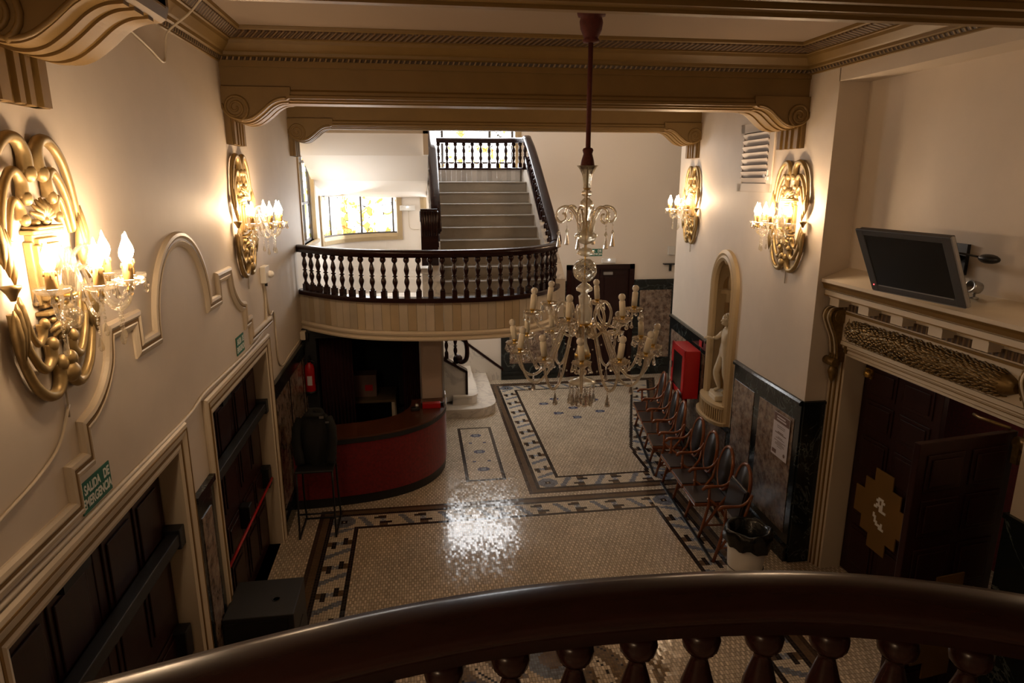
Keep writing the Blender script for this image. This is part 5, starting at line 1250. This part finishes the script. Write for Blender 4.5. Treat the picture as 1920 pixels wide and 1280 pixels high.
b = MB(); b.box(XL, -1.50, 9.60, 9.72, 0, 2.05); b.box(-1.5, .0, 9.60, 9.72, 1.94, 2.05); b.build('front', M['dark_grey'], bw)
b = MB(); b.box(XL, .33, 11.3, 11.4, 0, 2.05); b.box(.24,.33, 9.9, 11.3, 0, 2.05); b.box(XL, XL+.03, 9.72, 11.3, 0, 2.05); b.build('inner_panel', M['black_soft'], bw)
b = MB(); b.box(.0, .31, 9.60, 9.90, 0, 2.05); b.build('polished_pier', M['pier'], bw)
b = MB(); b.box(.31,.34,9.585,9.62,0,2.05); b.box(-.02,.0,9.585,9.62,.0,1.95); b.build('metal_trim', M['steel'], bw)
b = MB(); b.box(-1.52,.02,9.575,9.60,1.92,1.95); b.build('head_rail', M['black'], bw)
def curtain(label, x0, x1):
    b = MB(); n = 40; pts = [(x0+(x1-x0)*k/n, 9.80+.030*math.sin(k*1.35)) for k in range(n+1)]
    b.plan(pts, [(0,.0),(.008,.0),(.008,1.92),(0,1.92)], smooth=True)
    return tag(b.build('booth_curtain', M['curtain']), label, 'curtain', 'booth curtains')
curtain('dark red curtain at the left side of the booth, behind the jacket', -1.48, -1.02); curtain('dark red curtain at the right side of the booth, against the polished pier', -.27, -.03)
tb = thing('booth_table', 'plain pale table standing inside the dark booth', 'table', (-.78,10.5,0))
b = MB(); b.box(-.42,.36,-.35,.35,.71,.75); b.build('table_top', M['table_wood'], tb)
for x, y in ((-.38,-.31),(.32,-.31),(-.38,.31),(.32,.31)):
    b = MB(); b.box(x-.025,x+.025,y-.025,y+.025,0,.71); b.build('leg', M['cable'], tb)
bxx = thing('cardboard_box', 'brownish cardboard box on the table inside the dark booth', 'box', (-.92,10.5,.75)); b = MB(); b.box(-.2,.2,-.15,.15,0,.36); b.build('carton', M['paper_brown'], bxx); b = MB(); b.box(.02,.14,-.153,-.15,.1,.2); b.build('red_label', M['red_metal'], bxx)
oc = thing('office_chair', 'black office chair inside the booth behind the desk', 'chair', (-.15,9.98+.25,0))
b = MB(); b.box(-.24,.24,-.22,.24,.44,.52); b.build('seat', M['black_soft'], oc, bevel=.03)
b = MB(); b.box(-.22,.22,.20,.27,.56,1.05); b.build('backrest', M['black_soft'], oc, bevel=.03)
b = MB(); b.tube([(0,0,.08),(0,0,.44)],.025,8); 
for k in range(5): a = k*2*PI/5; b.tube([(0,0,.08),(.24*math.cos(a),.24*math.sin(a),.04)],.018,6); b.sphere((.25*math.cos(a),.25*math.sin(a),.028),.028,8,6)
b.tube([(0,.1,.47),(0,.24,.5),(0,.25,.7)],.02,6); b.build('swivel_base', M['black'], oc)
rb_ = thing('red_box', 'small red box lying on the right end of the reception desk', 'box', (.13,9.12,.95)); b = MB(); b.box(-.13,.13,-.05,.05,0,.075); b.build('red_body', M['red_metal'], rb_, bevel=.006)
b = MB(); b.box(-.15,.18,.05,.075,0,.05); b.build('black_tray', M['black'], rb_)
cs_ = thing('card_stand', 'clear acrylic stand at the right edge of the reception desk beside the red box', 'stand', (.335,9.30,.95)); b = MB(); b.box(-.006,.006,-.09,.09,0,.16); b.build('acrylic_plate', M['white_plastic'], cs_)
tp = thing('tape_dispenser', 'small dark desk gadget with a shiny top on the desk by the right curtain', 'gadget', (-.10,9.02,.95)); b = MB(); b.box(-.06,.06,-.04,.04,0,.05); b.build('body', M['black'], tp, bevel=.012); b = MB(); b.lathe([(.03,0),(.034,.02),(.02,.05),(0,.055)],12,(.02,0,.05)); b.build('metal_cap', M['steel'], tp)
# fire extinguisher
fe = thing('fire_extinguisher', 'red fire extinguisher hanging on the wall strip beside the booth', 'fire extinguisher', (-1.595,9.50,1.12))
b = MB(); b.lathe([(.0,0),(.062,.003),(.07,.03),(.07,.38),(.055,.43),(.025,.455),(.025,.47),(0,.47)], 20); b.build('cylinder', M['red_metal'], fe)
b = MB(); b.lathe([(.022,.47),(.022,.50),(.012,.52),(0,.52)],10); b.bx((.01,-.03,.525),(.02,.11,.012)); b.bx((.01,-.03,.555),(.02,.10,.01),Matrix.Rotation(.25,3,'X')); b.tube(spline([(0,-.02,.50),(.08,-.03,.47),(.095,-.03,.36),(.08,-.03,.16)],6),.009,6); b.build('valve_hose', M['black'], fe)
b = MB(); b.lathe([(.071,0.0),(.074,0),(.074,.045),(.071,.045)],20); b.build('base_ring', M['black'], fe)
b = MB()
for k in range(10):
    a0 = -PI/2-.5+k*.1; b.add([(.0708*math.cos(a0),.0708*math.sin(a0),.14),(.0708*math.cos(a0+.1),.0708*math.sin(a0+.1),.14),(.0708*math.cos(a0+.1),.0708*math.sin(a0+.1),.28),(.0708*math.cos(a0),.0708*math.sin(a0),.28)],[(0,1,2,3)],True)
b.build('label_sticker', M['paper'], fe)
b = MB(); b.box(-.03,.03,.07,.10,.25,.33); b.build('hanger', M['black'], fe)
# tall stool with jacket
sc_ = thing('tubular_stool', 'tall tubular metal chair draped with a dark jacket in front of the desk', 'chair', (-1.28,7.60,0))
b = MB()
for x in (-.21,.21):
    b.tube(spline([(x,-.02,.0+.012),(x,.22,.012),(x,.25,.05),(x*.98,.18,.45),(x*.95,.16,.80),(x*.95,-.18,.82)],5),.012,6)
    b.tube(spline([(x*.95,.14,.80),(x*1.02,.20,1.0),(x*.95,.24,1.30)],5),.011,6); b.tube(spline([(x,-.02,.012),(x,-.24,.012),(x,-.25,.05),(x*.97,-.20,.82)],5),.012,6)
b.tube([(-.21,.22,.012),(.21,.22,.012)],.011,6); b.tube([(-.21,-.22,.3),(.21,-.22,.3)],.011,6); b.build('tube_frame', M['black'], sc_)
b = MB(); b.box(-.22,.22,-.22,.20,.815,.845); b.build('seat', M['dark_grey'], sc_, bevel=.012)
b = MB(); b.bx((0,.225,1.18),(.42,.02,.22)); b.build('backrest', M['dark_grey'], sc_, bevel=.01)
jk = thing('jacket', 'dark jacket hung over the back of the tall tubular chair', 'jacket', (-1.28,7.60,.85))
b = MB(); n = 36; pr = [(.23,.19,.0),(.245,.20,.08),(.25,.195,.25),(.24,.17,.42),(.20,.13,.55),(.10,.08,.625),(.0,.0,.64)]; vs = []; jr = random.Random(3); ph = [jr.uniform(0,6) for _ in range(5)]
for i, (a_, c_, z) in enumerate(pr):
    for k in range(n):
        t_ = 2*PI*k/n; wv = 1+.06*math.sin(4*t_+ph[0]+i*.6)+.04*math.sin(9*t_+ph[1]-i)
        vs.append((a_*wv*math.cos(t_), .10+c_*wv*math.sin(t_), z+.02*math.sin(3*t_+ph[2])))
b.add([(x*.82,.10+(y-.10)*.8,z) for x,y,z in vs], [(i*n+k,i*n+(k+1)%n,(i+1)*n+(k+1)%n,(i+1)*n+k) for i in range(len(pr)-1) for k in range(n)], True); b.build('jacket_body', M['black_soft'], jk)
for s in (-1,1):
    b = MB(); b.tube(spline([(s*.15,.08,.54),(s*.20,.02,.42),(s*.20,-.03,.22),(s*.17,-.08,.03)],5), [.058+.004*math.sin(i*1.7) for i in range(16)], 10); b.build('sleeve', M['black_soft'], jk)
b = MB(); b.tube(spline([(-.09,.02,.60),(0,-.03,.615),(.09,.02,.60),(.07,.10,.63),(-.07,.10,.63)],5), .03, 8); b.build('collar', M['black_soft'], jk)
b = MB(); b.bx((.10,-.03,.585),(.05,.008,.03)); b.bx((.16,-.03,.52),(.04,.008,.02)); b.build('snap', M['steel'], jk)
# ------------------------------------------------------------------ loudspeaker box
sp = thing('loudspeaker', 'large black loudspeaker cabinet standing against the left wall between the doors', 'loudspeaker', (-1.38,5.17,0))
b = MB(); b.box(-.28,.28,-.25,.28,0,.70); b.build('cabinet', M['dark_grey'], sp, bevel=.008)
b = MB(); b.box(-.255,.235,-.262,-.25,.05,.66); b.build('front_grille', M['grille'], sp)
b = MB(); b.lathe([(.035,.70),(.035,.703),(.026,.703),(.026,.70)],20,(.10,-.02,0)); b.build('top_socket', M['black'], sp)
b = MB(); b.bx((.281,.0,.42),(.006,.20,.06)); b.build('side_handle', M['black'], sp)
# ------------------------------------------------------------------ exit signs
def text(body, size, mat_, parent, loc, rot, name='lettering', sx=1.0):
    c = bpy.data.curves.new(name, 'FONT'); c.body = body; c.size = size; c.align_x = 'CENTER'; c.align_y = 'CENTER'; c.extrude = .0008; c.offset = .0022; c.space_line = .95
    c.materials.append(mat_); tmp = bpy.data.objects.new(name+'_curve', c); COL.objects.link(tmp); bpy.context.view_layer.update()
    me = bpy.data.meshes.new_from_object(tmp.evaluated_get(bpy.context.evaluated_depsgraph_get())); bpy.data.objects.remove(tmp); me.name = name
    o = bpy.data.objects.new(name, me); COL.objects.link(o); o.parent = parent; o.location = loc; o.rotation_euler = rot; o.scale = (sx,1,1); return o
def exit_sign(label, loc, rotz, w_=.32, h_=.16):
    t = thing('exit_sign', label, 'sign', loc, rotz, 'green emergency exit signs')
    b = MB(); b.box(0,.006,-w_/2,w_/2,-h_/2,h_/2); b.build('plate', M['sign_green'], t)
    k = w_/.32*.16/h_*.74; a = (.0065,0,0)
    text('SALIDA', h_*.44, M['sign_white'], t, (.0065,-w_*.13,h_*.21), (PI/2,0,PI/2), sx=k); text('DE', h_*.44, M['sign_white'], t, (.0065,w_*.36,h_*.21), (PI/2,0,PI/2), sx=k); text('EMERGENCIA', h_*.44, M['sign_white'], t, (.0065,0,-h_*.22), (PI/2,0,PI/2), sx=k)
exit_sign('green emergency exit sign low on the left wall above the nearer dark door', (XL+.001, 3.42, 2.60), 0)
exit_sign('green emergency exit sign on the left wall above the farther dark door', (XL+.001, 6.37, 2.635), 0, .27, .17)
exit_sign('green emergency exit sign on the back wall, half behind the chandelier', (3.60, YB-.001, 2.67), -PI/2, .42, .15)
# emergency lights and small wall fittings
def emlight(label, loc, rotz):
    t = thing('emergency_light', label, 'emergency light', loc, rotz, 'white emergency lights')
    b = MB(); b.box(0,.05,-.15,.15,-.05,.05); b.build('housing', M['white_plastic'], t, bevel=.008)
    b = MB(); b.sphere((.052,0,.02),.010,8,6); b.build('indicator', M['led'], t)
a_ = arc_pt(92.0); emlight('white emergency light beside the curved stained window, left of the newel post', (-.16, YB-.03, 3.60), -PI/2)
emlight('white emergency light over the dark double door in the back wall', (3.95, YB-.001, 2.50), -PI/2)
jb = thing('junction_box', 'small white junction box with cables on the left wall below the farther sconce', 'junction box', (XL,7.52,3.14))
b = MB(); b.box(0,.06,-.10,.10,-.09,.09); b.build('box_body', M['white_plastic'], jb, bevel=.006)
b = MB(); b.sphere((.075,.07,-.01),.04,10,8); b.build('sensor_dome', M['white_plastic'], jb)
b = MB(); b.box(.02,.05,-.02,.0,-.13,-.09); b.build('cable_gland', M['black'], jb)
j2 = thing('wall_socket_box', 'small cream cable box on the left wall end just under the balcony', 'junction box', (XL,9.55,1.98)); b = MB(); b.box(0,.07,-.06,.06,-.06,.06); b.build('box_body', M['cable'], j2, bevel=.006); b = MB(); b.box(.07,.11,-.04,.04,-.05,.03); b.build('plug', M['black'], j2)
j3 = thing('alarm_box', 'small white alarm box with dark bracket on back wall at right wall end', 'alarm box', (5.30,YB,2.62)); b = MB(); b.box(-.07,.07,-.06,0,-.02,.16); b.build('box_body', M['white_plastic'], j3, bevel=.006); b = MB(); b.box(-.16,.10,-.10,0,-.22,-.20); b.box(-.02,.02,-.05,0,-.36,-.2); b.build('bracket', M['black'], j3)
def cable(label, pts, r_=.008, n=5, group='painted cables on the walls'):
    b = MB(); b.tube(spline(pts, n), r_, 6); return tag(b.build('wall_cable', M['cable']), label, 'cable', group)
cable('painted cable running along the left wall above both dark door frames', [(XL+.012,2.2,2.515),(XL+.012,3.3,2.50),(XL+.012,4.3,2.49),(XL+.012,4.85,2.49),(XL+.014,5.2,2.53),(XL+.014,5.9,2.52),(XL+.012,6.6,2.51),(XL+.012,7.2,2.54),(XL+.012,7.45,2.62),(XL+.012,7.52,2.86),(XL+.012,7.50,3.04)], .013)
cable('painted cable drooping from the junction box to the balcony end on left wall', [(XL+.012,7.56,3.04),(XL+.012,7.62,2.75),(XL+.012,7.70,2.65),(XL+.012,7.85,2.66),(XL+.012,7.9,2.5),(XL+.012,7.9,2.1),(XL+.012,8.1,1.94),(XL+.012,8.7,1.95),(XL+.012,9.4,1.95)], .011)
cable('thin cable looping over the ceiling cornice at the upper left', [(XL+.012,4.50,5.05),(XL+.012,4.90,4.98),(XL+.012,5.15,4.93),(XL+.012,5.22,5.02),(XL+.03,5.25,5.14),(XL+.18,5.25,5.26),(XL+.30,5.2,5.36),(XL+.50,4.9,5.40),(XL+.75,4.7,5.41)], .008)
cable('thin cable curving under the nearest left sconce down to the door frame', [(XL+.01,3.28,3.10),(XL+.01,3.15,2.95),(XL+.01,2.95,2.88),(XL+.01,2.70,2.84),(XL+.01,2.4,2.80)], .008)
cable('thin conduit below the emergency light on the stair hall wall', [(-.14,YB-.012,3.55),(-.14,YB-.012,3.30),(-.10,YB-.012,3.20),(.05,YB-.012,3.18)], .007)
# ------------------------------------------------------------------ light, camera
def lamp(name, kind, loc, energy, color, size=.1, rot=(0,0,0), sy=None):
    l = bpy.data.lights.new(name, kind); l.energy = energy; l.color = color
    if kind == 'AREA':
        l.size = size
        if sy: l.shape = 'RECTANGLE'; l.size_y = sy
    elif kind in ('POINT','SPOT'): l.shadow_soft_size = size
    o = bpy.data.objects.new(name, l); COL.objects.link(o); o.location = loc; o.rotation_euler = rot; return o
# daylight entering through the three leaded windows
lamp('daylight_tall_window','AREA',(1.1,YB-.10,4.45),105,(.93,.96,1.0),1.7,(-PI/2,0,0),2.6)
lamp('daylight_side_window','AREA',(XL+.08,10.98,3.55),8,(.95,.97,1.0),.7,(0,-PI/2,0),1.1)
lamp('daylight_corner_window','AREA',(-1.10,12.62,3.45),10,(.95,.97,1.0),1.3,(-PI/2,0,-PI/4),.6)
lamp('lobby_fill','POINT',(XA+1.3,4.4,2.2),5,(1,.75,.5),.1)  # added point light so the dark red wall beyond the door shows
# two added fill lights brightening the lower walls, at the height of the sconces
lamp('fill_near_pier','POINT',(3.66,2.95,3.92),5,(1,.69,.42),.10)
lamp('fill_by_camera','POINT',(-1.33,-.45,3.92),20,(1,.69,.42),.10)
wd = bpy.data.worlds.new('world'); SC.world = wd; wd.use_nodes = True
wd.node_tree.nodes['Background'].inputs[0].default_value = (.9,.85,.8,1); wd.node_tree.nodes['Background'].inputs[1].default_value = 0
cam = bpy.data.cameras.new('camera'); co = bpy.data.objects.new('camera', cam); COL.objects.link(co)
cam.sensor_width = 36; cam.lens = 1240/1920*36; cam.clip_start = .05; cam.clip_end = 100
co.location = (0,0,4.15); co.rotation_euler = (PI/2-math.radians(13.79), 0, -math.radians(8.13)); SC.camera = co
SC.view_settings.view_transform = 'Standard'; SC.view_settings.look = 'None'; SC.view_settings.gamma = 1; SC.view_settings.use_curve_mapping = False
SC.view_settings.exposure = EXPO
SC.cycles.max_bounces = 10; SC.cycles.diffuse_bounces = 5; SC.cycles.glossy_bounces = 4; SC.cycles.transmission_bounces = 10; SC.cycles.transparent_max_bounces = 8
SC.cycles.caustics_reflective = False; SC.cycles.caustics_refractive = False
SC.cycles.sample_clamp_indirect = 4; SC.cycles.sample_clamp_direct = 0; SC.cycles.use_denoising = True
